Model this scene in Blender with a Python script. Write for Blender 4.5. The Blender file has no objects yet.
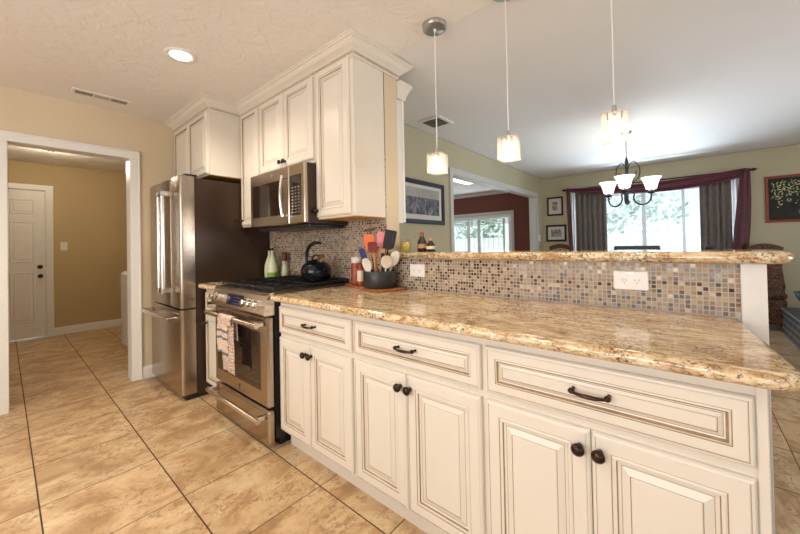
import bpy, math, random
from mathutils import Vector, Matrix
random.seed(7)
scn = bpy.context.scene
C = scn.collection
PI = math.pi

# ------------------------------------------------------------------ camera
cam_d = bpy.data.cameras.new('camera'); cam = bpy.data.objects.new('camera', cam_d); C.objects.link(cam)
cam_d.sensor_fit = 'HORIZONTAL'; cam_d.sensor_width = 36
cam_d.lens = 338.82 / 800 * 36
cam_d.shift_y = (241.38 - 267) / 800
cam_d.clip_start = 0.02
_r = Vector((0.7602, 0.6494, -0.0200)); _u = Vector((0.022, 0.005, 1.0))
_f = Vector((-0.649, 0.761, 0.011))
_r.normalize(); _f = (_f - _r * _f.dot(_r)).normalized(); _u = _r.cross(_f)
cam.matrix_world = Matrix(((_r.x, _u.x, -_f.x, 0), (_r.y, _u.y, -_f.y, 0), (_r.z, _u.z, -_f.z, 1.19), (0, 0, 0, 1)))
scn.camera = cam

# ------------------------------------------------------------------ look, world, lights
scn.view_settings.view_transform = 'Standard'
scn.view_settings.look = 'None'
scn.view_settings.gamma = 1
scn.view_settings.use_curve_mapping = False
scn.view_settings.exposure = 0.48
w = bpy.data.worlds.new('sky'); scn.world = w; w.use_nodes = True
w.node_tree.nodes['Background'].inputs[0].default_value = (0.80, 0.90, 1.0, 1)
w.node_tree.nodes['Background'].inputs[1].default_value = 0.95

def area(name, loc, aim, sx, sy, power, col, spread=180):
    l = bpy.data.lights.new(name, 'AREA'); l.shape = 'RECTANGLE'; l.size = sx; l.size_y = sy
    l.energy = power; l.color = col; l.spread = math.radians(spread)
    o = bpy.data.objects.new(name, l); C.objects.link(o); o.location = loc
    o.rotation_euler = (Vector(aim) - Vector(loc)).to_track_quat('-Z', 'Y').to_euler()
    return o
# added soft fill lamps behind the viewer
area('kitchen_back_fill', (-0.9, -2.1, 1.35), (-1.1, 1.0, 1.75), 2.6, 1.3, 50, (0.97, 0.95, 0.95))
area('kitchen_side_fill', (2.55, -0.6, 1.25), (-1.5, 0.9, 0.9), 2.2, 1.8, 10, (0.93, 0.95, 1.0))
# added unseen fill lamp at the right, aimed up to brighten the dining room
area('dining_side_fill', (3.9, 3.6, 1.25), (-1.0, 4.0, 2.6), 2.4, 1.9, 52, (0.92, 0.94, 1.0), 130)
# sunlit yard outside the dining window throws light up into the room
area('yard_bounce_light', (-0.45, 8.3, 0.10), (-0.40, 5.2, 2.3), 6.0, 1.0, 300, (0.88, 0.94, 1.0), 110)
area('patio_daylight', (-4.0, 9.0, 1.4), (-3.6, 6.0, 1.2), 1.8, 1.8, 14, (0.90, 0.95, 1.0))

sn = bpy.data.lights.new('sun', 'SUN'); sn.energy = 3.0; sn.color = (1, .98, .94); sn.angle = .02
so = bpy.data.objects.new('sun', sn); C.objects.link(so); so.rotation_euler = (math.radians(38), 0, math.radians(12)); so.location = (0, 0, 6)
# ------------------------------------------------------------------ materials
def new_mat(name):
    m = bpy.data.materials.new(name); m.use_nodes = True
    nt = m.node_tree; b = nt.nodes['Principled BSDF']
    return m, nt, b
def N(nt, t, **kw):
    n = nt.nodes.new(t)
    for k, v in kw.items():
        setattr(n, k, v)
    return n
def ramp(nt, fac, stops, interp='LINEAR'):
    r = N(nt, 'ShaderNodeValToRGB'); cr = r.color_ramp; cr.interpolation = interp
    while len(cr.elements) < len(stops): cr.elements.new(0.5)
    for e, (p, c) in zip(cr.elements, stops):
        e.position = p; e.color = (*c, 1)
    nt.links.new(fac, r.inputs[0]); return r.outputs[0]
def noise(nt, vec, scale, detail=3, rough=0.5, dist=0):
    n = N(nt, 'ShaderNodeTexNoise'); n.inputs['Scale'].default_value = scale
    n.inputs['Detail'].default_value = detail; n.inputs['Roughness'].default_value = rough
    n.inputs['Distortion'].default_value = dist
    if vec is not None: nt.links.new(vec, n.inputs['Vector'])
    return n
def mixc(nt, fac, a, b, mode='MIX'):
    m = N(nt, 'ShaderNodeMix', data_type='RGBA', blend_type=mode)
    for i, v in ((0, fac), (6, a), (7, b)):
        if isinstance(v, (int, float)): m.inputs[i].default_value = v
        elif isinstance(v, tuple): m.inputs[i].default_value = (*v, 1)
        else: nt.links.new(v, m.inputs[i])
    return m.outputs[2]
def mth(nt, op, a, b=None, c=None):
    m = N(nt, 'ShaderNodeMath', operation=op)
    for i, v in enumerate((a, b, c)):
        if v is None: continue
        if isinstance(v, (int, float)): m.inputs[i].default_value = v
        else: nt.links.new(v, m.inputs[i])
    return m.outputs[0]
def bump(nt, b, h, strength, dist=0.01):
    n = N(nt, 'ShaderNodeBump'); n.inputs['Strength'].default_value = strength; n.inputs['Distance'].default_value = dist
    nt.links.new(h, n.inputs['Height']); nt.links.new(n.outputs[0], b.inputs['Normal'])
def pos(nt, scale=None):
    g = N(nt, 'ShaderNodeNewGeometry').outputs['Position']
    if scale:
        mp = N(nt, 'ShaderNodeMapping'); mp.inputs['Scale'].default_value = scale; nt.links.new(g, mp.inputs['Vector']); return mp.outputs[0]
    return g

def plain(name, col, rough=0.5, metal=0, var=0.06, scale=30, bmp=0, spec=0.5, coat=0, stretch=None):
    m, nt, b = new_mat(name)
    v = pos(nt, stretch) if stretch else N(nt, 'ShaderNodeTexCoord').outputs['Object']
    n = noise(nt, v, scale)
    lo = tuple(max(0, c * (1 - var)) for c in col); hi = tuple(min(1, c * (1 + var)) for c in col)
    nt.links.new(ramp(nt, n.outputs[0], [(0.3, lo), (0.7, hi)]), b.inputs['Base Color'])
    b.inputs['Roughness'].default_value = rough; b.inputs['Metallic'].default_value = metal
    b.inputs['Specular IOR Level'].default_value = spec
    if coat: b.inputs['Coat Weight'].default_value = coat; b.inputs['Coat Roughness'].default_value = 0.05
    if bmp: bump(nt, b, n.outputs[0], bmp, 0.004)
    return m
def emis(name, col, s):
    m, nt, b = new_mat(name); b.inputs['Base Color'].default_value = (*col, 1)
    b.inputs['Emission Color'].default_value = (*col, 1); b.inputs['Emission Strength'].default_value = s
    return m
def thin_glass(name, tint=(1, 1, 1), gloss=0.1, haze=0.0):
    m = bpy.data.materials.new(name); m.use_nodes = True; nt = m.node_tree; nt.nodes.clear()
    o = N(nt, 'ShaderNodeOutputMaterial'); t = N(nt, 'ShaderNodeBsdfTransparent'); g = N(nt, 'ShaderNodeBsdfGlossy')
    t.inputs[0].default_value = (*tint, 1); g.inputs['Roughness'].default_value = 0.03
    mx = N(nt, 'ShaderNodeMixShader'); mx.inputs[0].default_value = gloss
    nt.links.new(t.outputs[0], mx.inputs[1]); nt.links.new(g.outputs[0], mx.inputs[2]); out = mx.outputs[0]
    if haze:
        tr = N(nt, 'ShaderNodeBsdfTranslucent'); tr.inputs[0].default_value = (0.95, 0.96, 1, 1)
        m2 = N(nt, 'ShaderNodeMixShader'); m2.inputs[0].default_value = haze
        nt.links.new(out, m2.inputs[1]); nt.links.new(tr.outputs[0], m2.inputs[2]); out = m2.outputs[0]
    nt.links.new(out, o.inputs[0]); return m

def wall_paint(name, col, bmp=0.12):
    m, nt, b = new_mat(name); p = pos(nt)
    n = noise(nt, p, 1.3, 2); n2 = noise(nt, p, 60, 4)
    nt.links.new(ramp(nt, n.outputs[0], [(0.3, tuple(c * 0.96 for c in col)), (0.7, tuple(min(1, c * 1.03) for c in col))]), b.inputs['Base Color'])
    b.inputs['Roughness'].default_value = 0.62; bump(nt, b, n2.outputs[0], bmp, 0.003); return m
M = {}
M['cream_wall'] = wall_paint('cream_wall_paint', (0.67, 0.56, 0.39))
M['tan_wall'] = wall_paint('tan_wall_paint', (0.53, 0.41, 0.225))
M['sage_wall'] = wall_paint('sage_wall_paint', (0.46, 0.42, 0.275))
M['rust_wall'] = wall_paint('rust_wall_paint', (0.15, 0.034, 0.014))
M['ceil'] = None
def ceiling_mat(name, col, tex):
    m, nt, b = new_mat(name); p = pos(nt)
    n = noise(nt, p, 7, 6, 0.65, 0.8); f = ramp(nt, n.outputs[0], [(0.45, (0, 0, 0)), (0.58, (1, 1, 1))])
    b.inputs['Base Color'].default_value = (*col, 1); b.inputs['Roughness'].default_value = 0.75
    bump(nt, b, f, tex, 0.004); return m
M['ceil'] = ceiling_mat('kitchen_ceiling_plaster', (0.83, 0.80, 0.755), 0.6)
M['ceil_d'] = ceiling_mat('dining_ceiling_plaster', (0.80, 0.79, 0.78), 0.03)
M['trim'] = plain('white_trim_paint', (0.80, 0.785, 0.755), 0.35, var=0.02)
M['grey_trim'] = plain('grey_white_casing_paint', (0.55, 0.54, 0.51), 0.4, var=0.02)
M['cab'] = plain('cream_cabinet_paint', (0.735, 0.685, 0.60), 0.32, var=0.015, scale=6)
M['glaze'] = plain('brown_cabinet_glaze', (0.33, 0.23, 0.13), 0.45, var=0.15, scale=40)
M['rope'] = plain('glazed_rope_trim', (0.50, 0.41, 0.30), 0.45, var=0.1)
M['raw_wood'] = plain('raw_maple_underside', (0.62, 0.33, 0.10), 0.45, var=0.2, scale=10)
M['bronze'] = plain('oil_rubbed_bronze', (0.045, 0.026, 0.018), 0.28, 0.75, var=0.4, scale=80)
M['black_metal'] = plain('black_iron', (0.012, 0.012, 0.013), 0.38, 0.0, var=0.2)
M['black'] = plain('black_plastic', (0.012, 0.012, 0.013), 0.35, var=0.1)
M['chrome'] = plain('brushed_chrome', (0.78, 0.76, 0.73), 0.18, 1.0, var=0.04)
M['nickel'] = plain('satin_nickel', (0.50, 0.50, 0.50), 0.28, 1.0, var=0.05)
M['white_plastic'] = plain('white_plastic', (0.85, 0.83, 0.80), 0.35, var=0.01)
M['dark_brown_steel'] = plain('dark_brown_painted_steel', (0.05, 0.029, 0.019), 0.30, 0.35, var=0.08, scale=4, bmp=0.03)
M['dark_glass'] = plain('dark_oven_glass', (0.018, 0.010, 0.007), 0.05, var=0.2, spec=0.8)
M['display'] = plain('dark_blue_display', (0.012, 0.014, 0.05), 0.12, var=0.3)
M['glass'] = thin_glass('window_glass', (0.97, 0.99, 1.0), 0.06)
M['clear_glass'] = thin_glass('clear_jar_glass', (0.95, 0.96, 0.94), 0.10, 0.03)
M['sheer'] = thin_glass('white_sheer_cloth', (0.95, 0.97, 1.0), 0.0, 0.55)
M['haze_sheer'] = thin_glass('window_haze_sheer', (0.86, 0.93, 0.97), 0.0, 0.06)
M['crystal'] = thin_glass('pendant_crystal', (0.97, 0.94, 0.88), 0.15, 0.28)
M['bulb'] = emis('warm_bulb', (1.0, 0.84, 0.60), 8)
M['can_bulb'] = emis('recessed_lamp_lens', (1.0, 0.90, 0.74), 6)
M['shade_glow'] = emis('frosted_white_shade', (1.0, 0.95, 0.88), 1.0)
M['tube_glow'] = emis('fluorescent_diffuser', (0.95, 0.98, 1.0), 1.5)

def steel(name, col, r=0.24, axis=(2, 2, 160)):
    m, nt, b = new_mat(name); n = noise(nt, pos(nt, axis), 6, 4, 0.6)
    nt.links.new(ramp(nt, n.outputs[0], [(0.3, tuple(c * 0.9 for c in col)), (0.7, tuple(min(1, c * 1.08) for c in col))]), b.inputs['Base Color'])
    b.inputs['Metallic'].default_value = 1; b.inputs['Roughness'].default_value = r
    b.inputs['Anisotropic'].default_value = 0.5; return m
M['steel'] = steel('brushed_stainless_steel', (0.47, 0.40, 0.325))
M['steel_l'] = steel('light_stainless_steel', (0.72, 0.66, 0.58), 0.2)

def floor_mat():
    m, nt, b = new_mat('travertine_floor_tile'); g = pos(nt)
    sp = N(nt, 'ShaderNodeSeparateXYZ'); nt.links.new(g, sp.inputs[0])
    P = 0.457
    ux = mth(nt, 'DIVIDE', mth(nt, 'ADD', sp.outputs[0], 1.423 + 0.457 * 20), P)
    uy = mth(nt, 'DIVIDE', mth(nt, 'ADD', sp.outputs[1], -0.104 + 0.457 * 20), P)
    fx = mth(nt, 'FRACT', ux); fy = mth(nt, 'FRACT', uy)
    dx = mth(nt, 'MINIMUM', fx, mth(nt, 'SUBTRACT', 1, fx)); dy = mth(nt, 'MINIMUM', fy, mth(nt, 'SUBTRACT', 1, fy))
    gx = mth(nt, 'LESS_THAN', dx, 0.0048); gy = mth(nt, 'LESS_THAN', dy, 0.0065)
    gr = mth(nt, 'MAXIMUM', gx, gy)
    cell = N(nt, 'ShaderNodeCombineXYZ'); nt.links.new(mth(nt, 'FLOOR', ux), cell.inputs[0]); nt.links.new(mth(nt, 'FLOOR', uy), cell.inputs[1])
    wn = N(nt, 'ShaderNodeTexWhiteNoise'); nt.links.new(cell.outputs[0], wn.inputs['Vector'])
    off = N(nt, 'ShaderNodeVectorMath', operation='ADD'); nt.links.new(g, off.inputs[0])
    sc = N(nt, 'ShaderNodeVectorMath', operation='SCALE'); nt.links.new(wn.outputs['Color'], sc.inputs[0]); sc.inputs[3].default_value = 7
    nt.links.new(sc.outputs[0], off.inputs[1])
    mp = N(nt, 'ShaderNodeMapping'); mp.inputs['Scale'].default_value = (1.0, 0.72, 1); mp.inputs['Rotation'].default_value = (0, 0, 0.5)
    nt.links.new(off.outputs[0], mp.inputs[0])
    n1 = noise(nt, mp.outputs[0], 5, 8, 0.62, 0.7); n2 = noise(nt, mp.outputs[0], 24, 9, 0.78, 1.6); n3 = noise(nt, mp.outputs[0], 9, 4, 0.6, 0.5)
    c = ramp(nt, n1.outputs[0], [(0.36, (0.42, 0.255, 0.125)), (0.46, (0.55, 0.37, 0.20)), (0.54, (0.64, 0.46, 0.265)), (0.64, (0.70, 0.55, 0.34))])
    fl = mth(nt, 'MULTIPLY', ramp(nt, n2.outputs[0], [(0.48, (0, 0, 0)), (0.56, (1, 1, 1))]), ramp(nt, n3.outputs[0], [(0.42, (0.15, 0.15, 0.15)), (0.56, (0.85, 0.85, 0.85))]))
    c = mixc(nt, fl, c, (0.34, 0.19, 0.09))
    tone = mth(nt, 'MULTIPLY_ADD', wn.outputs['Value'], 0.10, 0.95)
    c = mixc(nt, 1.0, c, N(nt, 'ShaderNodeCombineXYZ').outputs[0], 'MIX') if False else c
    hs = N(nt, 'ShaderNodeHueSaturation'); nt.links.new(c, hs.inputs['Color']); nt.links.new(tone, hs.inputs['Value'])
    c = mixc(nt, gr, hs.outputs[0], (0.055, 0.03, 0.012))
    nt.links.new(c, b.inputs['Base Color'])
    nt.links.new(mth(nt, 'MULTIPLY_ADD', gr, 0.4, 0.36), b.inputs['Roughness'])
    bump(nt, b, mth(nt, 'SUBTRACT', 1, gr), 0.35, 0.002)
    return m
M['floor'] = floor_mat()

def granite_mat():
    m, nt, b = new_mat('gold_granite'); g = pos(nt)
    mp = N(nt, 'ShaderNodeMapping'); mp.inputs['Scale'].default_value = (0.55, 1.5, 1.2); mp.inputs['Rotation'].default_value = (0, 0, 0.15); nt.links.new(g, mp.inputs[0])
    n1 = noise(nt, mp.outputs[0], 13, 8, 0.72, 1.2); n2 = noise(nt, g, 95, 5, 0.7, 0.3); n3 = noise(nt, mp.outputs[0], 48, 6, 0.72, 1.0); n4 = noise(nt, g, 6, 3, 0.5, 0.5)
    c = ramp(nt, n1.outputs[0], [(0.35, (0.32, 0.17, 0.08)), (0.43, (0.55, 0.37, 0.19)), (0.50, (0.70, 0.52, 0.30)), (0.56, (0.78, 0.64, 0.42)), (0.64, (0.84, 0.75, 0.57))])
    c = mixc(nt, ramp(nt, n3.outputs[0], [(0.50, (0, 0, 0)), (0.60, (0.7, 0.7, 0.7))]), c, (0.34, 0.16, 0.065))
    c = mixc(nt, ramp(nt, n3.outputs[0], [(0.36, (0.75, 0.75, 0.75)), (0.46, (0, 0, 0))]), c, (0.80, 0.72, 0.56))
    sp_ = mth(nt, 'ADD', n2.outputs[0], mth(nt, 'MULTIPLY', mth(nt, 'SUBTRACT', n4.outputs[0], 0.5), 0.35))
    c = mixc(nt, ramp(nt, sp_, [(0.565, (0, 0, 0)), (0.61, (0.85, 0.85, 0.85))]), c, (0.06, 0.035, 0.022))
    nt.links.new(c, b.inputs['Base Color']); b.inputs['Roughness'].default_value = 0.10
    b.inputs['Specular IOR Level'].default_value = 0.7
    return m
M['granite'] = granite_mat()

def mosaic_mat():
    m, nt, b = new_mat('glass_and_stone_mosaic'); g = pos(nt)
    sp = N(nt, 'ShaderNodeSeparateXYZ'); nt.links.new(g, sp.inputs[0]); P = 0.0168
    ux = mth(nt, 'DIVIDE', mth(nt, 'ADD', mth(nt, 'ADD', sp.outputs[0], sp.outputs[1]), 20.004), P)
    uz = mth(nt, 'DIVIDE', mth(nt, 'ADD', sp.outputs[2], 20.0), P)
    fx = mth(nt, 'FRACT', ux); fz = mth(nt, 'FRACT', uz)
    d = mth(nt, 'MINIMUM', mth(nt, 'MINIMUM', fx, mth(nt, 'SUBTRACT', 1, fx)), mth(nt, 'MINIMUM', fz, mth(nt, 'SUBTRACT', 1, fz)))
    gr = mth(nt, 'LESS_THAN', d, 0.10)
    cell = N(nt, 'ShaderNodeCombineXYZ'); nt.links.new(mth(nt, 'FLOOR', ux), cell.inputs[0]); nt.links.new(mth(nt, 'FLOOR', uz), cell.inputs[1])
    wn = N(nt, 'ShaderNodeTexWhiteNoise'); nt.links.new(cell.outputs[0], wn.inputs['Vector'])
    c = ramp(nt, wn.outputs['Value'], [(0, (0.37, 0.27, 0.17)), (0.20, (0.30, 0.21, 0.125)), (0.38, (0.43, 0.33, 0.22)), (0.52, (0.21, 0.125, 0.065)),
        (0.62, (0.26, 0.20, 0.155)), (0.71, (0.055, 0.027, 0.016)), (0.86, (0.085, 0.052, 0.056)), (0.95, (0.55, 0.46, 0.34))], 'CONSTANT')
    n = noise(nt, g, 160, 3); c = mixc(nt, 0.18, c, n.outputs[1], 'OVERLAY')
    c = mixc(nt, gr, c, (0.50, 0.44, 0.37)); nt.links.new(c, b.inputs['Base Color'])
    glassy = mth(nt, 'GREATER_THAN', wn.outputs['Value'], 0.5)
    r = mth(nt, 'MULTIPLY_ADD', glassy, -0.38, 0.46); r = mth(nt, 'MAXIMUM', r, mth(nt, 'MULTIPLY', gr, 0.7))
    nt.links.new(r, b.inputs['Roughness']); bump(nt, b, mth(nt, 'SUBTRACT', 1, gr), 0.5, 0.0015)
    return m
M['mosaic'] = mosaic_mat()

def fabric(name, a, bcol, scale=(1, 1, 0.2), s=60, rough=0.85, sheen=0.2):
    m, nt, b = new_mat(name); n = noise(nt, pos(nt, scale), s, 4)
    nt.links.new(ramp(nt, n.outputs[0], [(0.35, a), (0.65, bcol)]), b.inputs['Base Color']); b.inputs['Roughness'].default_value = rough
    b.inputs['Sheen Weight'].default_value = sheen; bump(nt, b, n.outputs[0], 0.2, 0.002); return m
M['curtain'] = fabric('grey_brown_curtain', (0.115, 0.095, 0.085), (0.165, 0.14, 0.125))
M['burgundy'] = fabric('burgundy_scarf', (0.055, 0.004, 0.012), (0.10, 0.008, 0.02), rough=0.5)
def pattern_mat(name, cols, s=28):
    m, nt, b = new_mat(name); v = N(nt, 'ShaderNodeTexVoronoi'); v.inputs['Scale'].default_value = s; nt.links.new(pos(nt), v.inputs['Vector'])
    n = noise(nt, pos(nt), s * 0.9, 3, 0.6, 1.5)
    f = mth(nt, 'ADD', mth(nt, 'MULTIPLY', v.outputs[0], 0.8), mth(nt, 'MULTIPLY', n.outputs[0], 0.5))
    nt.links.new(ramp(nt, f, cols), b.inputs['Base Color']); b.inputs['Roughness'].default_value = 0.8; return m
M['paisley'] = pattern_mat('brown_patterned_upholstery', [(0.35, (0.02, 0.008, 0.006)), (0.5, (0.09, 0.03, 0.015)), (0.60, (0.26, 0.13, 0.06)), (0.72, (0.04, 0.018, 0.012))], 48)
M['towel_pink'] = pattern_mat('pale_pink_towel_print', [(0.25, (0.45, 0.36, 0.30)), (0.38, (0.72, 0.56, 0.46)), (0.6, (0.76, 0.62, 0.52)), (0.85, (0.70, 0.55, 0.46))], 50)
M['towel_print'] = pattern_mat('floral_towel_print', [(0.28, (0.10, 0.07, 0.08)), (0.42, (0.66, 0.55, 0.46)), (0.6, (0.75, 0.66, 0.56)), (0.72, (0.40, 0.16, 0.10)), (0.85, (0.72, 0.62, 0.52))], 70)
M['grey_hem'] = plain('grey_towel_hem', (0.17, 0.17, 0.18), 0.9)
M['wood'] = plain('reddish_board_wood', (0.33, 0.11, 0.04), 0.4, var=0.35, scale=14, stretch=(1, 6, 6))
M['dark_wood'] = plain('dark_cherry_wood', (0.10, 0.03, 0.016), 0.35, var=0.3, scale=12)
M['utensil_wood'] = plain('light_utensil_wood', (0.48, 0.24, 0.10), 0.5, var=0.2)
M['orange'] = plain('orange_silicone', (0.80, 0.16, 0.03), 0.5, var=0.05)
M['pink'] = plain('pink_silicone', (0.78, 0.25, 0.30), 0.5, var=0.05)
M['dark_red'] = plain('dark_red_silicone', (0.16, 0.012, 0.012), 0.45, var=0.1)
M['navy'] = plain('navy_plastic', (0.03, 0.03, 0.16), 0.4, var=0.1)
M['white'] = plain('off_white_nylon', (0.80, 0.78, 0.70), 0.4, var=0.02)
M['cream_plastic'] = plain('cream_nylon', (0.72, 0.62, 0.46), 0.4, var=0.03)
M['pot_black'] = plain('charcoal_glazed_crock', (0.022, 0.020, 0.022), 0.4, var=0.2)
M['kettle'] = plain('black_enamel', (0.005, 0.006, 0.010), 0.10, var=0.2, spec=0.35)
M['yellow_wax'] = plain('yellow_candle_wax', (0.85, 0.62, 0.08), 0.5, var=0.05)
M['green_label'] = plain('green_label', (0.16, 0.30, 0.04), 0.5, var=0.1)
M['milk_glass'] = plain('pale_green_milky_glass', (0.55, 0.58, 0.40), 0.15, var=0.06)
M['red_spice'] = plain('red_brown_spice', (0.30, 0.06, 0.03), 0.4, var=0.3, scale=60)
M['brick'] = None
def brick_mat():
    m, nt, b = new_mat('dark_painted_brick'); t = N(nt, 'ShaderNodeTexBrick')
    g = pos(nt); sp = N(nt, 'ShaderNodeSeparateXYZ'); nt.links.new(g, sp.inputs[0]); cb = N(nt, 'ShaderNodeCombineXYZ')
    nt.links.new(mth(nt, 'ADD', sp.outputs[0], sp.outputs[1]), cb.inputs[0]); nt.links.new(sp.outputs[2], cb.inputs[1])
    nt.links.new(cb.outputs[0], t.inputs['Vector'])
    t.inputs['Color1'].default_value = (0.035, 0.038, 0.05, 1); t.inputs['Color2'].default_value = (0.06, 0.06, 0.075, 1); t.inputs['Mortar'].default_value = (0.32, 0.32, 0.34, 1)
    t.inputs['Scale'].default_value = 1; t.inputs['Brick Width'].default_value = 0.21; t.inputs['Row Height'].default_value = 0.078; t.inputs['Mortar Size'].default_value = 0.010
    nt.links.new(t.outputs[0], b.inputs['Base Color']); b.inputs['Roughness'].default_value = 0.45; bump(nt, b, t.outputs[1], -0.5, 0.004); return m
M['brick'] = brick_mat()
M['cooktop_metal'] = plain('dark_steel_cooktop', (0.16, 0.145, 0.125), 0.28, 0.9, var=0.1)
M['teal'] = plain('teal_glazed_pottery', (0.03, 0.10, 0.12), 0.15, var=0.4, scale=12)
M['leaf'] = plain('dark_green_leaf', (0.05, 0.10, 0.03), 0.45, var=0.3)
M['mat_board'] = plain('pale_mat_board', (0.62, 0.60, 0.54), 0.7, var=0.02)
M['blue_frame'] = plain('dark_blue_frame', (0.012, 0.02, 0.035), 0.3, var=0.1)
M['black_frame'] = plain('black_frame_wood', (0.010, 0.007, 0.006), 0.35, var=0.1)
M['red_frame'] = plain('red_lacquer_frame', (0.26, 0.035, 0.015), 0.35, var=0.2)
def art_mat(name, stops, s, stretch):
    m, nt, b = new_mat(name); n = noise(nt, pos(nt, stretch), s, 6, 0.75, 0.6)
    nt.links.new(ramp(nt, n.outputs[0], stops), b.inputs['Base Color']); b.inputs['Roughness'].default_value = 0.35; b.inputs['Specular IOR Level'].default_value = 0.2; return m
M['art_street'] = art_mat('grey_photo_print', [(0.36, (0.03, 0.03, 0.045)), (0.46, (0.10, 0.10, 0.13)), (0.56, (0.20, 0.20, 0.22)), (0.66, (0.46, 0.45, 0.44))], 9, (1, 2.2, 1))
M['art_sky'] = art_mat('pale_photo_sky', [(0.3, (0.30, 0.29, 0.27)), (0.7, (0.44, 0.43, 0.40))], 3, (1, 1, 1))
M['art_small'] = art_mat('faded_sepia_print', [(0.38, (0.09, 0.08, 0.07)), (0.50, (0.30, 0.27, 0.22)), (0.62, (0.55, 0.51, 0.42))], 14, (1.5, 1, 1))
M['art_dark'] = art_mat('near_black_canvas', [(0.3, (0.008, 0.010, 0.010)), (0.7, (0.028, 0.034, 0.024))], 9, (1, 1, 1))
M['petal'] = plain('pale_yellow_green_paint', (0.46, 0.46, 0.22), 0.6, var=0.3, scale=90)
M['lavender'] = plain('pale_lavender_paint', (0.55, 0.52, 0.50), 0.6, var=0.2, scale=90)
M['green_glass'] = plain('green_painted_vase', (0.10, 0.20, 0.05), 0.4, var=0.3)
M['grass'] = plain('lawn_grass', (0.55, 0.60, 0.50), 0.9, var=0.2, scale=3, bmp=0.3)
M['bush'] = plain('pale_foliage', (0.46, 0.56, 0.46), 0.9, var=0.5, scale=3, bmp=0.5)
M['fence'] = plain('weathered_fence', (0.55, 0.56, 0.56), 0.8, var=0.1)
M['concrete'] = plain('pale_patio_concrete', (0.62, 0.62, 0.60), 0.8, var=0.1)
M['washer'] = plain('white_enamel', (0.78, 0.78, 0.77), 0.25, var=0.01)

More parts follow.
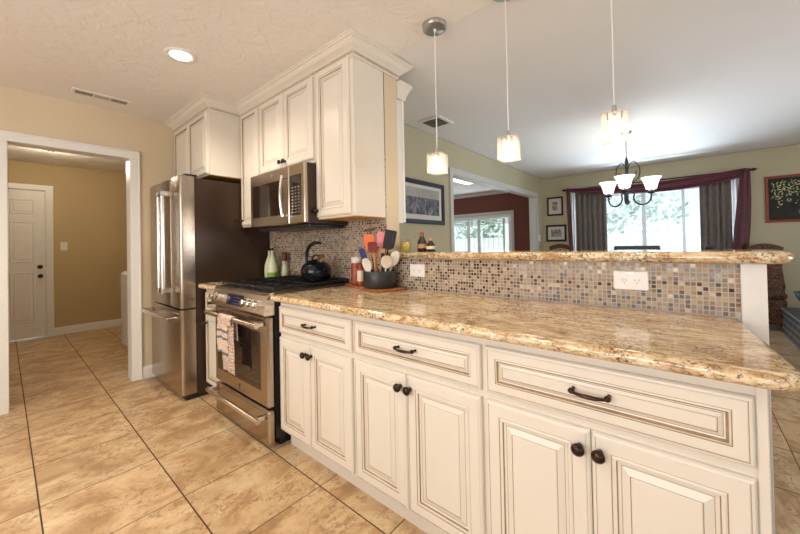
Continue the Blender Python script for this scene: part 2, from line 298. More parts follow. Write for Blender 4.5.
# ------------------------------------------------------------------ mesh building
ORG = {}
class MB:
    def __init__(s): s.v = []; s.f = []; s.m = []; s.s = []
    def add(s, vs, fs, mi=0, smooth=False):
        o = len(s.v); s.v += [tuple(v) for v in vs]
        for f in fs: s.f.append(tuple(i + o for i in f)); s.m.append(mi); s.s.append(smooth)
        return s
    def box(s, x0, x1, y0, y1, z0, z1, mi=0):
        vs = [(x, y, z) for x in (x0, x1) for y in (y0, y1) for z in (z0, z1)]
        return s.add(vs, [(0, 1, 3, 2), (4, 6, 7, 5), (0, 4, 5, 1), (2, 3, 7, 6), (0, 2, 6, 4), (1, 5, 7, 3)], mi)
    def bbox(s, x0, x1, y0, y1, z0, z1, r=0.003, mi=0):
        # box with chamfered edges
        r = min(r, (x1 - x0) * .45, (y1 - y0) * .45, (z1 - z0) * .45)
        X = (x0, x1); Y = (y0, y1); Z = (z0, z1); vs = []; idx = {}
        for i in (0, 1):
            for j in (0, 1):
                for k in (0, 1):
                    sx, sy, sz = (r if i == 0 else -r), (r if j == 0 else -r), (r if k == 0 else -r)
                    for a, p in enumerate(((X[i], Y[j] + sy, Z[k] + sz), (X[i] + sx, Y[j], Z[k] + sz), (X[i] + sx, Y[j] + sy, Z[k]))):
                        idx[(i, j, k, a)] = len(vs); vs.append(p)
        q = []
        for i in (0, 1): q.append([idx[(i, j, k, 0)] for j, k in ((0, 0), (0, 1), (1, 1), (1, 0))])
        for j in (0, 1): q.append([idx[(i, j, k, 1)] for i, k in ((0, 0), (1, 0), (1, 1), (0, 1))])
        for k in (0, 1): q.append([idx[(i, j, k, 2)] for i, j in ((0, 0), (0, 1), (1, 1), (1, 0))])
        for i in (0, 1):
            for j in (0, 1): q.append([idx[(i, j, 0, 0)], idx[(i, j, 1, 0)], idx[(i, j, 1, 1)], idx[(i, j, 0, 1)]])
        for i in (0, 1):
            for k in (0, 1): q.append([idx[(i, 0, k, 0)], idx[(i, 1, k, 0)], idx[(i, 1, k, 2)], idx[(i, 0, k, 2)]])
        for j in (0, 1):
            for k in (0, 1): q.append([idx[(0, j, k, 1)], idx[(1, j, k, 1)], idx[(1, j, k, 2)], idx[(0, j, k, 2)]])
        for i in (0, 1):
            for j in (0, 1):
                for k in (0, 1): q.append([idx[(i, j, k, a)] for a in (0, 1, 2)])
        return s.add(vs, q, mi)
    def cyl(s, a, b, r, r2=None, n=16, mi=0, caps=True):
        a = Vector(a); b = Vector(b); r2 = r if r2 is None else r2
        d = (b - a).normalized(); t = Vector((0, 0, 1)) if abs(d.z) < .9 else Vector((1, 0, 0))
        u = d.cross(t).normalized(); w_ = d.cross(u); vs = []
        for p, q in ((a, r), (b, r2)):
            for i in range(n):
                t_ = 2 * PI * i / n; vs.append(p + u * math.cos(t_) * q + w_ * math.sin(t_) * q)
        s.add(vs, [(i, (i + 1) % n, n + (i + 1) % n, n + i) for i in range(n)], mi, True)
        if caps:
            s.add(vs[:n], [tuple(range(n))], mi); s.add(vs[n:], [tuple(range(n))], mi)
        return s
    def tube(s, pts, r, n=8, mi=0, radii=None, flat=1.0, closed=False):
        pts = [Vector(p) for p in pts]; L = len(pts); vs = []; prev = None
        for i, p in enumerate(pts):
            if closed: d = (pts[(i + 1) % L] - pts[i - 1]).normalized()
            else: d = (pts[min(i + 1, L - 1)] - pts[max(i - 1, 0)]).normalized()
            if prev is None:
                t = Vector((0, 0, 1)) if abs(d.z) < .9 else Vector((1, 0, 0)); u = d.cross(t).normalized()
            else: u = (prev - d * prev.dot(d)).normalized()
            prev = u; w_ = d.cross(u); rr = radii[i] if radii else r
            for k in range(n):
                t_ = 2 * PI * k / n; vs.append(p + u * math.cos(t_) * rr + w_ * math.sin(t_) * rr * flat)
        fs = [(i * n + k, i * n + (k + 1) % n, (i + 1) * n + (k + 1) % n, (i + 1) * n + k) for i in range(L - 1) for k in range(n)]
        if closed: fs += [((L - 1) * n + k, (L - 1) * n + (k + 1) % n, (k + 1) % n, k) for k in range(n)]
        s.add(vs, fs, mi, True)
        if not closed: s.add(vs[:n], [tuple(range(n))], mi); s.add(vs[-n:], [tuple(range(n))], mi)
        return s
    def lathe(s, c, prof, n=28, mi=0, axis='z', smooth=True):
        c = Vector(c); vs = []
        for r, h in prof:
            for k in range(n):
                t = 2 * PI * k / n; a, b = r * math.cos(t), r * math.sin(t)
                vs.append(c + (Vector((a, b, h)) if axis == 'z' else Vector((a, -h, b)) if axis == 'y' else Vector((h, a, b))))
        L = len(prof)
        return s.add(vs, [(i * n + k, i * n + (k + 1) % n, (i + 1) * n + (k + 1) % n, (i + 1) * n + k) for i in range(L - 1) for k in range(n)], mi, smooth)
    def ball(s, c, r, sx=1, sy=1, sz=1, n=16, mi=0, m=10):
        prof = [(max(1e-4, math.sin(PI * i / m)) , -math.cos(PI * i / m)) for i in range(m + 1)]; vs = []
        for a, h in prof:
            for k in range(n):
                t = 2 * PI * k / n; vs.append((c[0] + r * sx * a * math.cos(t), c[1] + r * sy * a * math.sin(t), c[2] + r * sz * h))
        return s.add(vs, [(i * n + k, i * n + (k + 1) % n, (i + 1) * n + (k + 1) % n, (i + 1) * n + k) for i in range(m) for k in range(n)], mi, True)
    def rings(s, x0, x1, z0, z1, y, prof):
        # panel in the xz plane facing -y: prof = [(inset, depth, material)], each entry's material is for the band that ends there
        R = []
        for ins, d, mi in prof:
            R.append([(x0 + ins, y - d, z0 + ins), (x1 - ins, y - d, z0 + ins), (x1 - ins, y - d, z1 - ins), (x0 + ins, y - d, z1 - ins)])
        for i in range(1, len(R)):
            vs = R[i - 1] + R[i]; s.add(vs, [(k, (k + 1) % 4, 4 + (k + 1) % 4, 4 + k) for k in range(4)], prof[i][2])
        s.add(R[-1], [(0, 1, 2, 3)], 0); s.add(R[0], [(3, 2, 1, 0)], 0)
        return s
    def slab(s, pts, z0, z1, r, mi=0, k=6):
        # horizontal slab with a rounded (bullnose) edge
        n = len(pts); nr = []
        ar = sum(pts[i][0] * pts[(i + 1) % n][1] - pts[(i + 1) % n][0] * pts[i][1] for i in range(n))
        sg = 1 if ar > 0 else -1
        for i in range(n):
            e = []
            for a, b in ((pts[i - 1], pts[i]), (pts[i], pts[(i + 1) % n])):
                dx, dy = b[0] - a[0], b[1] - a[1]; l = math.hypot(dx, dy) or 1; e.append((dy / l * sg, -dx / l * sg))
            mx, my = e[0][0] + e[1][0], e[0][1] + e[1][1]; l = math.hypot(mx, my); mx /= l; my /= l
            q = 1 / max(.5, mx * e[0][0] + my * e[0][1]); nr.append((mx * q, my * q))
        rings = []; h = (z1 - z0) / 2
        for i in range(k + 1):
            t = -PI / 2 + PI * i / k
            o = -(r - r * math.cos(t)); rings.append([(p[0] + q[0] * o, p[1] + q[1] * o, z0 + h + h * math.sin(t)) for p, q in zip(pts, nr)])
        vs = [v for R in rings for v in R]
        s.add(vs, [(i * n + j, i * n + (j + 1) % n, (i + 1) * n + (j + 1) % n, (i + 1) * n + j) for i in range(k) for j in range(n)], mi, True)
        s.add(rings[0], [tuple(range(n))[::-1]], mi); s.add(rings[-1], [tuple(range(n))], mi)
        return s
    def poly_y(s, pts, y0, y1, mi=0):   # xz outline extruded in y
        n = len(pts); vs = [(x, y0, z) for x, z in pts] + [(x, y1, z) for x, z in pts]
        s.add(vs, [(i, (i + 1) % n, n + (i + 1) % n, n + i) for i in range(n)], mi)
        s.add(vs[:n], [tuple(range(n))], mi); s.add(vs[n:], [tuple(range(n))[::-1]], mi); return s
    def poly_x(s, pts, x0, x1, mi=0):   # yz outline extruded in x
        n = len(pts); vs = [(x0, y, z) for y, z in pts] + [(x1, y, z) for y, z in pts]
        s.add(vs, [(i, (i + 1) % n, n + (i + 1) % n, n + i) for i in range(n)], mi)
        s.add(vs[:n], [tuple(range(n))], mi); s.add(vs[n:], [tuple(range(n))[::-1]], mi); return s
    def sweep(s, path, prof, mi=0):     # path of (x, y, nx, ny) mitre offsets; prof of (out, z)
        P = len(prof); vs = []
        for x, y, nx, ny in path:
            for o, z in prof: vs.append((x + nx * o, y + ny * o, z))
        s.add(vs, [(i * P + k, i * P + k + 1, (i + 1) * P + k + 1, (i + 1) * P + k) for i in range(len(path) - 1) for k in range(P - 1)], mi)
        s.add(vs[:P], [tuple(range(P))], mi); s.add(vs[-P:], [tuple(range(P))[::-1]], mi); return s
    def xf(s, mat):
        s.v = [tuple(mat @ Vector(v)) for v in s.v]; return s
    def build(s, name, mats, parent=None, solid=0):
        me = bpy.data.meshes.new(name); org = ORG.get(parent.name, Vector((0, 0, 0))) if parent else Vector((0, 0, 0))
        if parent is None and s.v:
            xs = [v[0] for v in s.v]; ys = [v[1] for v in s.v]; zs = [v[2] for v in s.v]
            org = Vector(((min(xs) + max(xs)) / 2, (min(ys) + max(ys)) / 2, min(zs)))
        me.from_pydata([tuple(Vector(v) - org) for v in s.v], [], s.f)
        if isinstance(mats, str): mats = [mats]
        for m in mats: me.materials.append(M[m])
        for p, mi, sm in zip(me.polygons, s.m, s.s): p.material_index = mi; p.use_smooth = sm
        me.validate(); me.update()
        import bmesh
        bm = bmesh.new(); bm.from_mesh(me); bmesh.ops.recalc_face_normals(bm, faces=bm.faces); bm.to_mesh(me); bm.free()
        o = bpy.data.objects.new(name, me); C.objects.link(o)
        if parent: o.parent = parent
        else: o.location = org
        ORG[o.name] = org
        if solid:
            md = o.modifiers.new('solid', 'SOLIDIFY'); md.thickness = solid
        return o
def tag(o, label=None, cat=None, group=None, kind=None):
    if label: o['label'] = label
    if cat: o['category'] = cat
    if group: o['group'] = group
    if kind: o['kind'] = kind
    return o
def thing(name, loc, label, cat, group=None):
    o = bpy.data.objects.new(name, None); C.objects.link(o); o.location = loc; ORG[o.name] = Vector(loc); o.empty_display_size = .1
    return tag(o, label, cat, group)
def struct(name, mb, mats, label=None, parent=None):
    o = mb.build(name, mats, parent); o['kind'] = 'structure'
    if label and not parent: o['label'] = label
    return o
def arc(cx, cz, r, a0, a1, n, y): return [(cx + r * math.cos(math.radians(a0 + (a1 - a0) * i / n)), y, cz + r * math.sin(math.radians(a0 + (a1 - a0) * i / n))) for i in range(n + 1)]

# ------------------------------------------------------------------ the setting
H = 2.44
struct('floor', MB().box(-7.2, 4.2, -2.4, 7.1, -0.06, 0), 'floor', 'beige travertine tile floor running through all rooms')
struct('ceiling', MB().box(-7.2, 4.2, -2.4, 1.66, H, H + .1), 'ceil', 'textured cream kitchen ceiling')
struct('ceiling.001', MB().box(-7.2, 4.2, 1.66, 7.1, H + .008, H + .1), 'ceil_d', 'smooth pale grey dining room ceiling')
# left wall with cased opening
X0 = -3.88
mb = MB().box(X0 - .12, X0, -2.4, .010, 0, H).box(X0 - .12, X0, .767, 1.66, 0, H).box(X0 - .12, X0, .010, .767, 2.044, H)
struct('wall_left', mb, 'cream_wall', 'cream wall with the white cased opening to the laundry hall')
mb = MB()
for x0, x1 in ((X0, X0 + .018), (X0 - .138, X0 - .12)):
    for a, b in ((-.05, .024), (.753, .827)):
        mb.bbox(x0, x1, a, b, 0, 2.03, .004)
    mb.bbox(x0, x1, -.05, .827, 2.03, 2.104, .004)
for a, b in ((.0, .014), (.763, .777)):
    mb.bbox(X0 + .018, X0 + .026, (-.05 if a < .5 else .813), (-.036 if a < .5 else .827), 0, 2.104, .003)
mb.bbox(X0 + .018, X0 + .026, -.05, .827, 2.09, 2.104, .003)
mb.box(X0 - .12, X0, .010, .024, 0, 2.03).box(X0 - .12, X0, .753, .767, 0, 2.03).box(X0 - .12, X0, .010, .767, 2.03, 2.044)
struct('trim_1', mb, 'trim', 'white casing around the opening in the left wall')
def baseb(name, x0, x1, y0, y1, lab, axis):
    mb = MB()
    if axis == 'x+': mb.poly_y([(x0, 0), (x0 + .016, 0), (x0 + .016, .085), (x0 + .010, .098), (x0 + .006, .112), (x0, .112)], y0, y1)
    if axis == 'y-': mb.poly_x([(y1, 0), (y1 - .016, 0), (y1 - .016, .085), (y1 - .010, .098), (y1 - .006, .112), (y1, .112)], x0, x1)
    if axis == 'y+': mb.poly_x([(y0, 0), (y0 + .016, 0), (y0 + .016, .085), (y0 + .010, .098), (y0 + .006, .112), (y0, .112)], x0, x1)
    return struct(name, mb, 'trim', lab)
baseb('baseboard_left', X0, 0, .827, 1.64, 'white baseboard between cased opening and fridge', 'x+')
# range wall
mb = MB().box(-3.88, -1.53, 1.66, 1.785, 0, H)
struct('wall_range', mb, 'cream_wall', 'cream wall behind the range and wall cabinets')
struct('trim_2', MB().box(-3.02, -1.53, 1.652, 1.66, .914, 1.80), 'mosaic', 'small mosaic tile backsplash behind the range')
# bar half wall
pw = struct('wall_bar', MB().box(-1.53, .192, 1.66, 1.785, 0, 1.103), 'trim', 'half wall that carries the raised bar ledge')
struct('trim_3', MB().box(-1.53, .130, 1.652, 1.66, .914, 1.103), 'mosaic', 'small mosaic tile backsplash under the bar ledge')
struct('trim_4', MB().bbox(.131, .194, 1.648, 1.66, 0, 1.103, .002), 'trim', 'white end board of the half wall beside the mosaic')
struct('trim_5', MB().box(-1.60, -1.535, 1.785, 1.793, 1.15, 1.36), 'mosaic', 'sliver of mosaic tile on the dining side of the wall end')
# dining room
XD, YD = -2.207, 6.94
mb = MB().box(XD - .12, XD, 1.785, 3.60, 0, H).box(XD - .12, XD, 6.60, YD, 0, H).box(XD - .12, XD, 3.60, 6.60, 2.06, H)
struct('wall_dining_left', mb, 'sage_wall', 'sage wall with the wide opening to the rust coloured room')
mb = MB()
for x0, x1 in ((XD, XD + .016), (XD - .136, XD - .12)):
    mb.bbox(x0, x1, 3.53, 3.60, 0, 2.06, .003); mb.bbox(x0, x1, 6.60, 6.67, 0, 2.06, .003); mb.bbox(x0, x1, 3.53, 6.67, 2.06, 2.13, .003)
mb.box(XD - .12, XD, 3.60, 3.612, 0, 2.06).box(XD - .12, XD, 6.588, 6.60, 0, 2.06).box(XD - .12, XD, 3.60, 6.60, 2.048, 2.06)
struct('trim_6', mb, 'grey_trim', 'pale casing around the opening to the rust coloured room')
WX0, WX1, WZ0, WZ1 = -1.60, .50, .55, 2.02
mb = MB().box(-7.2, -4.72, YD, YD + .12, 0, H)
mb = MB().box(XD - .12, WX0, YD, YD + .12, 0, H).box(WX1, 4.1, YD, YD + .12, 0, H).box(WX0, WX1, YD, YD + .12, 0, WZ0).box(WX0, WX1, YD, YD + .12, WZ1, H)
struct('wall_dining_far', mb, 'sage_wall', 'sage wall with the curtained window')
wf = MB()
for a, b, c, d in ((WX0, WX1, WZ0, WZ0 + .05), (WX0, WX1, WZ1 - .05, WZ1), (WX0, WX0 + .05, WZ0 + .05, WZ1 - .05), (WX1 - .05, WX1, WZ0 + .05, WZ1 - .05), (-.60, -.54, WZ0 + .05, WZ1 - .05), (-.08, -.04, WZ0 + .05, WZ1 - .05)):
    wf.bbox(a, b, YD + .03, YD + .08, c, d, .004)
win = struct('window_1', wf, 'trim', 'white framed dining room window behind the curtains')
gl = MB().box(WX0 + .04, WX1 - .04, YD + .052, YD + .056, WZ0 + .04, WZ1 - .04).build('pane', 'glass', win)
struct('trim_7', MB().bbox(WX0 - .03, WX1 + .03, YD - .03, YD + .03, WZ0 - .03, WZ0, .004), 'trim', 'white sill of the dining room window')
# rust room
YR = 7.73
mb = MB().box(-7.2, -4.95, YR, YR + .1, 0, H + .02).box(-3.16, -1.9, YR, YR + .1, 0, H + .02).box(-4.95, -3.16, YR, YR + .1, 1.88, H + .02)
struct('wall_rust', mb, 'rust_wall', 'rust red wall around the sliding glass door')
struct('wall_rust_side', MB().box(-2.327, -2.25, YD + .12, YR, 0, H), 'rust_wall', 'short rust red side wall')
struct('ceiling.002', MB().box(-7.2, -2.2, YD - .0 + .16, 7.9, H + .008, H + .1), 'ceil_d', 'pale ceiling at the far end of the rust room')
struct('floor.001', MB().box(-7.2, -2.2, 7.1, 7.9, -.06, 0), 'floor', 'tile floor at the far end of the rust room')
struct('trim_8', MB().poly_x([(YR, H), (YR - .05, H), (YR - .03, H - .05), (YR, H - .07)], -7.0, -2.33), 'grey_trim', 'pale cove molding over the rust red wall')
mb = MB()
for a, b, c, d in ((-5.02, -3.09, 1.88, 1.95), (-3.16, -3.09, 0, 1.88), (-5.02, -4.95, 0, 1.88)): mb.bbox(a, b, YR - .02, YR, c, d, .003)
struct('trim_9', mb, 'grey_trim', 'pale casing around the sliding glass door')
mb = MB()
for a, b, c, d in ((-4.95, -3.16, 1.80, 1.88), (-3.24, -3.16, 0, 1.8), (-4.95, -4.88, 0, 1.8), (-4.34, -4.27, 0, 1.8)): mb.bbox(a, b, YR + .02, YR + .07, c, d, .003)
d2 = struct('door_2', mb, 'trim', 'white sliding glass door in the rust red wall')
MB().box(-4.88, -3.24, YR + .04, YR + .045, .05, 1.8).build('pane', 'glass', d2)
mb = MB()
for z in (1.66, 1.70, 1.74, 1.78): mb.box(-4.85, -3.27, YR + .10, YR + .14, z, z + .02)
mb.bbox(-4.10, -4.02, YR + .11, YR + .15, 0, 1.8, .003).bbox(-3.42, -3.37, YR + .11, YR + .15, 0, 1.8, .003)
struct('trim_10', mb, 'grass', 'pale patio screen frame outside the sliding door')
# laundry hall
XL = -6.91
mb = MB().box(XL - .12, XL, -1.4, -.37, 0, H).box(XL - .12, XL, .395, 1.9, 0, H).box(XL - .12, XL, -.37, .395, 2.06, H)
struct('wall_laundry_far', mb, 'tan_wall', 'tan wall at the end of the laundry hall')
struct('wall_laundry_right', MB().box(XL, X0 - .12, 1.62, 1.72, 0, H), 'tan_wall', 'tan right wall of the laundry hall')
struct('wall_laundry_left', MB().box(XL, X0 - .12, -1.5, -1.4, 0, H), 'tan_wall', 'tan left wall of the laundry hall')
mb = MB().bbox(XL, XL + .016, .395, .465, 0, 2.06, .003).bbox(XL, XL + .016, -.44, -.37, 0, 2.06, .003).bbox(XL, XL + .016, -.44, .465, 2.06, 2.13, .003)
mb.box(XL - .1, XL, .385, .395, 0, 2.06)
struct('trim_11', mb, 'trim', 'white casing around the laundry hall door')
dm = MB()
# six panel door facing +x
def panel_x(m, x, y0, y1, z0, z1, prof):
    t = MB().rings(y0, y1, z0, z1, 0, prof); o = len(m.v)
    m.v += [(x - v[1], v[0], v[2]) for v in t.v]
    for f, mi, sm in zip(t.f, t.m, t.s): m.f.append(tuple(i + o for i in f)); m.m.append(mi); m.s.append(sm)
dm.box(XL - .06, XL - .025, -.365, .383, .012, 2.05)
for a, b in ((-.27, -.03), (.05, .29)):
    for c, d in ((.22, .92), (1.05, 1.62), (1.72, 1.93)):
        panel_x(dm, XL - .025, a, b, c, d, [(0, 0, 0), (.012, .008, 0), (.03, .002, 0), (.05, .008, 0)])
d1 = struct('door_1', dm, 'trim', 'white six panel door at the end of the laundry hall')
kb = MB().cyl((XL - .025, .335, .86), (XL + .02, .335, .86), .012).ball((XL + .035, .335, .86), .028, .8).build('door_knob', 'black', d1)
MB().cyl((XL - .025, .335, .985), (XL + .005, .335, .985), .030, .026).build('deadbolt', 'black', d1)
baseb('baseboard_laundry', XL, 0, .465, 1.62, 'white baseboard along the tan laundry hall wall', 'x+')
# unseen rest of the rooms
struct('wall_kitchen_back', MB().box(-3.88, 2.7, -2.4, -2.3, 0, H), 'cream_wall', 'cream wall behind the viewer')
struct('wall_dining_right', MB().box(4.0, 4.1, -2.4, YD, 0, H), 'sage_wall', 'sage right wall of the dining room')
baseb('baseboard_dining', WX0 - .6, .9, YD - .016, YD, 'white baseboard under the dining room window', 'y-')

# outside
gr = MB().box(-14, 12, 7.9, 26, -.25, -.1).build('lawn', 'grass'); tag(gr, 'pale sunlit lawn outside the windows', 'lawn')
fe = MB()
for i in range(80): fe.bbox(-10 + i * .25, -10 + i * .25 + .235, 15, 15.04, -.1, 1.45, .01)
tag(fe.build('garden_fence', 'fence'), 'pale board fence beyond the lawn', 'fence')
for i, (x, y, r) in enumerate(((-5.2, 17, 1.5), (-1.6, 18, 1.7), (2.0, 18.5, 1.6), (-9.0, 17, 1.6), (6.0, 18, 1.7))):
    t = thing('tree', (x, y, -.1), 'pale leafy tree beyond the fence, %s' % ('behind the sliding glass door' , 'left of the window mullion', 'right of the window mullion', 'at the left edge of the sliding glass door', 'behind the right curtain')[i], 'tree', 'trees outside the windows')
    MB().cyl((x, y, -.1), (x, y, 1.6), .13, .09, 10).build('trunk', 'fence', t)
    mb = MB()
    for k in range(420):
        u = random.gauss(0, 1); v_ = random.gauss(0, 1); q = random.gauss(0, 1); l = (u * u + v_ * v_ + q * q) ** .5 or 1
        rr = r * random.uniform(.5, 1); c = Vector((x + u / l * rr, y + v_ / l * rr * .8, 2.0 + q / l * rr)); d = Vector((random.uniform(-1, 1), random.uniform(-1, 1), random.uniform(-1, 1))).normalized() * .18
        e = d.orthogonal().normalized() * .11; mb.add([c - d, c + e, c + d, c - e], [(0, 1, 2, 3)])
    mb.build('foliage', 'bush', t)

# ------------------------------------------------------------------ cabinets
G = 1
DOOR = [(0, 0, 0), (0, .012, 0), (.004, .017, 0), (.0095, .0185, 0), (.0105, .0170, G), (.0125, .0185, 0), (.046, .0185, 0), (.048, .0165, G), (.052, .0185, 0), (.058, .0175, 0),
        (.0605, .0115, G), (.068, .0105, 0), (.0695, .0105, G), (.088, .0165, 0), (.090, .0155, G), (.092, .0170, 0)]
DRAW = [(0, 0, 0), (0, .012, 0), (.004, .017, 0), (.0095, .0185, 0), (.0105, .0170, G), (.0125, .0185, 0), (.036, .0185, 0), (.038, .0165, G), (.042, .0185, 0), (.047, .0120, G),
        (.050, .0110, 0), (.0515, .0110, G), (.060, .0165, 0), (.0615, .0155, G), (.063, .0170, 0)]
NARR = [(0, 0, 0), (0, .012, 0), (.004, .017, 0), (.008, .0185, 0), (.009, .0170, G), (.011, .0185, 0), (.036, .0185, 0), (.038, .0165, G), (.042, .0185, 0), (.046, .0110, G),
        (.052, .0110, 0), (.054, .0110, G), (.068, .0165, 0), (.0695, .0155, G), (.071, .0170, 0)]
CM = ['cab', 'glaze']
def door(x0, x1, z0, z1, y, parent, prof=DOOR, name='door'):
    return MB().rings(x0, x1, z0, z1, y, prof).build(name, CM, parent)
def knob(x, z, y, parent):
    p = [(.0001, 0), (.009, 0), (.007, .006), (.006, .012), (.010, .016), (.0165, .020), (.0175, .025), (.016, .029), (.012, .031), (.011, .033), (.006, .0345), (.0001, .035)]
    return MB().lathe((x, y, z), p, 20, axis='y').build('knob', 'bronze', parent)
def pull(x, z, y, parent, L=.102):
    mb = MB(); h = L / 2
    for s_ in (-1, 1):
        mb.cyl((x + s_ * h * .86, y, z), (x + s_ * h * .86, y - .022, z), .0055, .0045, 10)
        mb.ball((x + s_ * h * .86, y - .024, z), .0085)
    pts = [(x + h * t, y - .026 - .009 * (1 - t * t), z - .003 * (1 - t * t)) for t in [i / 8 - 1 for i in range(17)]]
    mb.tube(pts, .005, 8, radii=[.0035 + .003 * (1 - abs(i / 8 - 1)) for i in range(17)])
    return mb.build('pull', 'bronze', parent)
YF = 1.074      # face frame plane; doors stand 18 mm proud of it
def base_cabinet(x0, x1, d0, d1, mid, label, ends=(0, 0), single=False):
    t = thing('base_cabinet', ((x0 + x1) / 2, 1.3, 0), label, 'cabinet', 'cream base cabinets along the counter')
    mb = MB().box(x0, x1, YF, 1.645, .105, .877)
    if ends[1]: mb.bbox(x1 - .02, x1 + .0, YF - .004, 1.645, 0, .872, .002)
    mb.build('carcass', 'cab', t)
    MB().box(x0, x1, 1.128, 1.14, 0, .105).build('toe_kick', 'cab', t)
    zt = .843
    dr = door(d0, d1, .688, zt, YF, t, DRAW, 'drawer')
    pull((d0 + d1) / 2, .772, YF - .0165, dr, .102 if not single else .07)
    if single:
        d = door(d0, d1, .119, .663, YF, t, NARR); knob(d0 + .04 if False else d0 + .035, .60, YF - .0185, d)
    else:
        a = door(d0, mid - .0015, .119, .663, YF, t); knob(mid - .028, .612, YF - .0185, a)
        b = door(mid + .0015, d1, .119, .663, YF, t); knob(mid + .022, .612, YF - .0185, b)
    return t
base_cabinet(-1.864, -1.2095, -1.857, -1.219, -1.555, 'cream base cabinet right beside the range, with one wide drawer over two doors')
base_cabinet(-1.2095, -.545, -1.200, -.554, -.886, 'middle of the three cream base cabinets right of the range')
base_cabinet(-.545, .122, -.536, .100, -.221, 'cream base cabinet at the right end of the counter, nearest the viewer', (0, 1))
base_cabinet(-3.0, -2.66, -2.985, -2.675, 0, 'narrow cream base cabinet squeezed between fridge and range', single=True)

def rounded(pts, rad):
    out = []; n = len(pts)
    for i, p in enumerate(pts):
        r = rad[i]
        if not r: out.append(p); continue
        a = Vector(pts[i - 1]) - Vector(p); b = Vector(pts[(i + 1) % n]) - Vector(p); a.normalize(); b.normalize()
        P0 = Vector(p)
        for k in range(9):
            t = k / 8; q = (P0 + a * r) * (1 - t) ** 2 + P0 * 2 * t * (1 - t) + (P0 + b * r) * t * t; out.append((q.x, q.y))
    return out
mb = MB().slab(rounded([(-1.868, 1.008), (.181, 1.008), (.128, 1.652), (-1.868, 1.652)], [.012, .075, 0, 0]), .877, .914, .018, k=10)
tag(mb.build('countertop', 'granite'), 'long gold granite countertop over the base cabinets right of the range', 'countertop')
mb = MB().slab(rounded([(-3.012, 1.005), (-2.665, 1.005), (-2.665, 1.652), (-3.012, 1.652)], [.04, .012, 0, 0]), .877, .914, .018, k=10)
tag(mb.build('countertop', 'granite'), 'short piece of gold granite countertop between fridge and range', 'countertop')
mb = MB().slab(rounded([(-1.525, 1.607), (.264, 1.607), (.264, 1.93), (-1.525, 1.93)], [0, .10, .10, 0]), 1.103, 1.145, .020, k=10)
tag(mb.build('bar_ledge', 'granite'), 'raised gold granite bar ledge on the mosaic half wall', 'countertop')

# wall cabinets
def wall_cabinet(x0, x1, yf, z0, z1, doors, label, side=False, prof=DOOR, knobs=()):
    t = thing('wall_cabinet', ((x0 + x1) / 2, (yf + 1.65) / 2, z0), label, 'cabinet', 'cream wall cabinets under the ceiling')
    mb = MB().box(x0, x1, yf, 1.65, z0 + .004, z1).box(x0 + .002, x1 - .002, yf + .004, 1.65, z0, z0 + .004, 1)
    mb.build('carcass', ['cab', 'raw_wood'], t)
    ds = [door(a, b, c, d, yf, t, prof) for a, b, c, d in doors]
    for i, x, z in knobs: knob(x, z, yf - .0185, ds[i])
    return t
ZT = 2.362
wall_cabinet(-3.875, -3.02, 1.120, 1.808, 2.38, [(-3.86, -3.462, 1.823, ZT - .015), (-3.456, -3.045, 1.823, ZT - .015)], 'cream two door wall cabinet above the fridge', prof=NARR, knobs=((0, -3.49, 1.85), (1, -3.43, 1.85)))
YW = 1.385
wall_cabinet(-3.02, -2.680, YW, 1.372, 2.38, [(-3.005, -2.695, 1.387, ZT)], 'tall narrow cream wall cabinet between fridge and microwave', knobs=((0, -2.975, 1.43),), prof=NARR)
wall_cabinet(-2.680, -1.915, YW, 1.765, 2.38, [(-2.665, -2.301, 1.79, ZT), (-2.295, -1.930, 1.79, ZT)], 'cream two door wall cabinet above the microwave', knobs=((0, -2.326, 1.83), (1, -2.270, 1.83)))
wall_cabinet(-1.915, -1.53, YW, 1.372, 2.38, [(-1.900, -1.560, 1.387, ZT)], 'tall cream wall cabinet right of the microwave with a plain side panel', knobs=((0, -1.882, 1.43),))
# crown molding
CR = [(0, 2.345), (.006, 2.345), (.008, 2.352), (.012, 2.354), (.012, 2.368), (.020, 2.371), (.022, 2.378), (.034, 2.386), (.050, 2.396), (.062, 2.410), (.066, 2.418), (.076, 2.421), (.078, 2.430), (.086, 2.432), (.086, 2.4395), (0, 2.4395)]
cr = MB().sweep([(-3.879, 1.118, 0, -1), (-3.018, 1.118, 1, -1), (-3.018, YW - .002, 1, -1), (-1.528, YW - .002, 1, -1), (-1.528, 1.787, 1, 1), (-1.60, 1.787, 0, 1)], CR).build('crown_molding', 'cab')
tag(cr, 'cream crown molding with a beaded rope strip along the tops of the wall cabinets', 'molding')
rp = MB()
def rope(x0, y0, x1, y1, n):
    for i in range(n):
        t = (i + .5) / n; rp.ball((x0 + (x1 - x0) * t, y0 + (y1 - y0) * t, 2.361), .0068, n=6, m=4)
rope(-3.87, 1.105, -3.006, 1.105, 56); rope(-3.005, 1.108, -3.005, 1.370, 17); rope(-3.0, 1.370, -1.516, 1.370, 96); rope(-1.515, 1.371, -1.515, 1.785, 28)
rp.build('rope_strip', 'rope', cr)
# dining side cabinet beyond the wall end
t = thing('display_cabinet', (-1.8, 1.83, 1.345), 'shallow white cabinet with crown beside the blue framed picture', 'cabinet')
MB().box(-2.15, -1.545, 1.787, 1.850, 1.345, 2.28).build('carcass', 'trim', t)
MB().bbox(-2.14, -1.535, 1.852, 1.870, 1.35, 2.27, .003).build('door', 'trim', t)
MB().sweep([(-2.15, 1.872, 0, 1), (-1.535, 1.872, 1, 1), (-1.535, 1.788, 1, 0)], [(0, 2.22), (.006, 2.22), (.012, 2.25), (.03, 2.29), (.045, 2.315), (.045, 2.33), (0, 2.33)]).build('crown', 'cab', t)

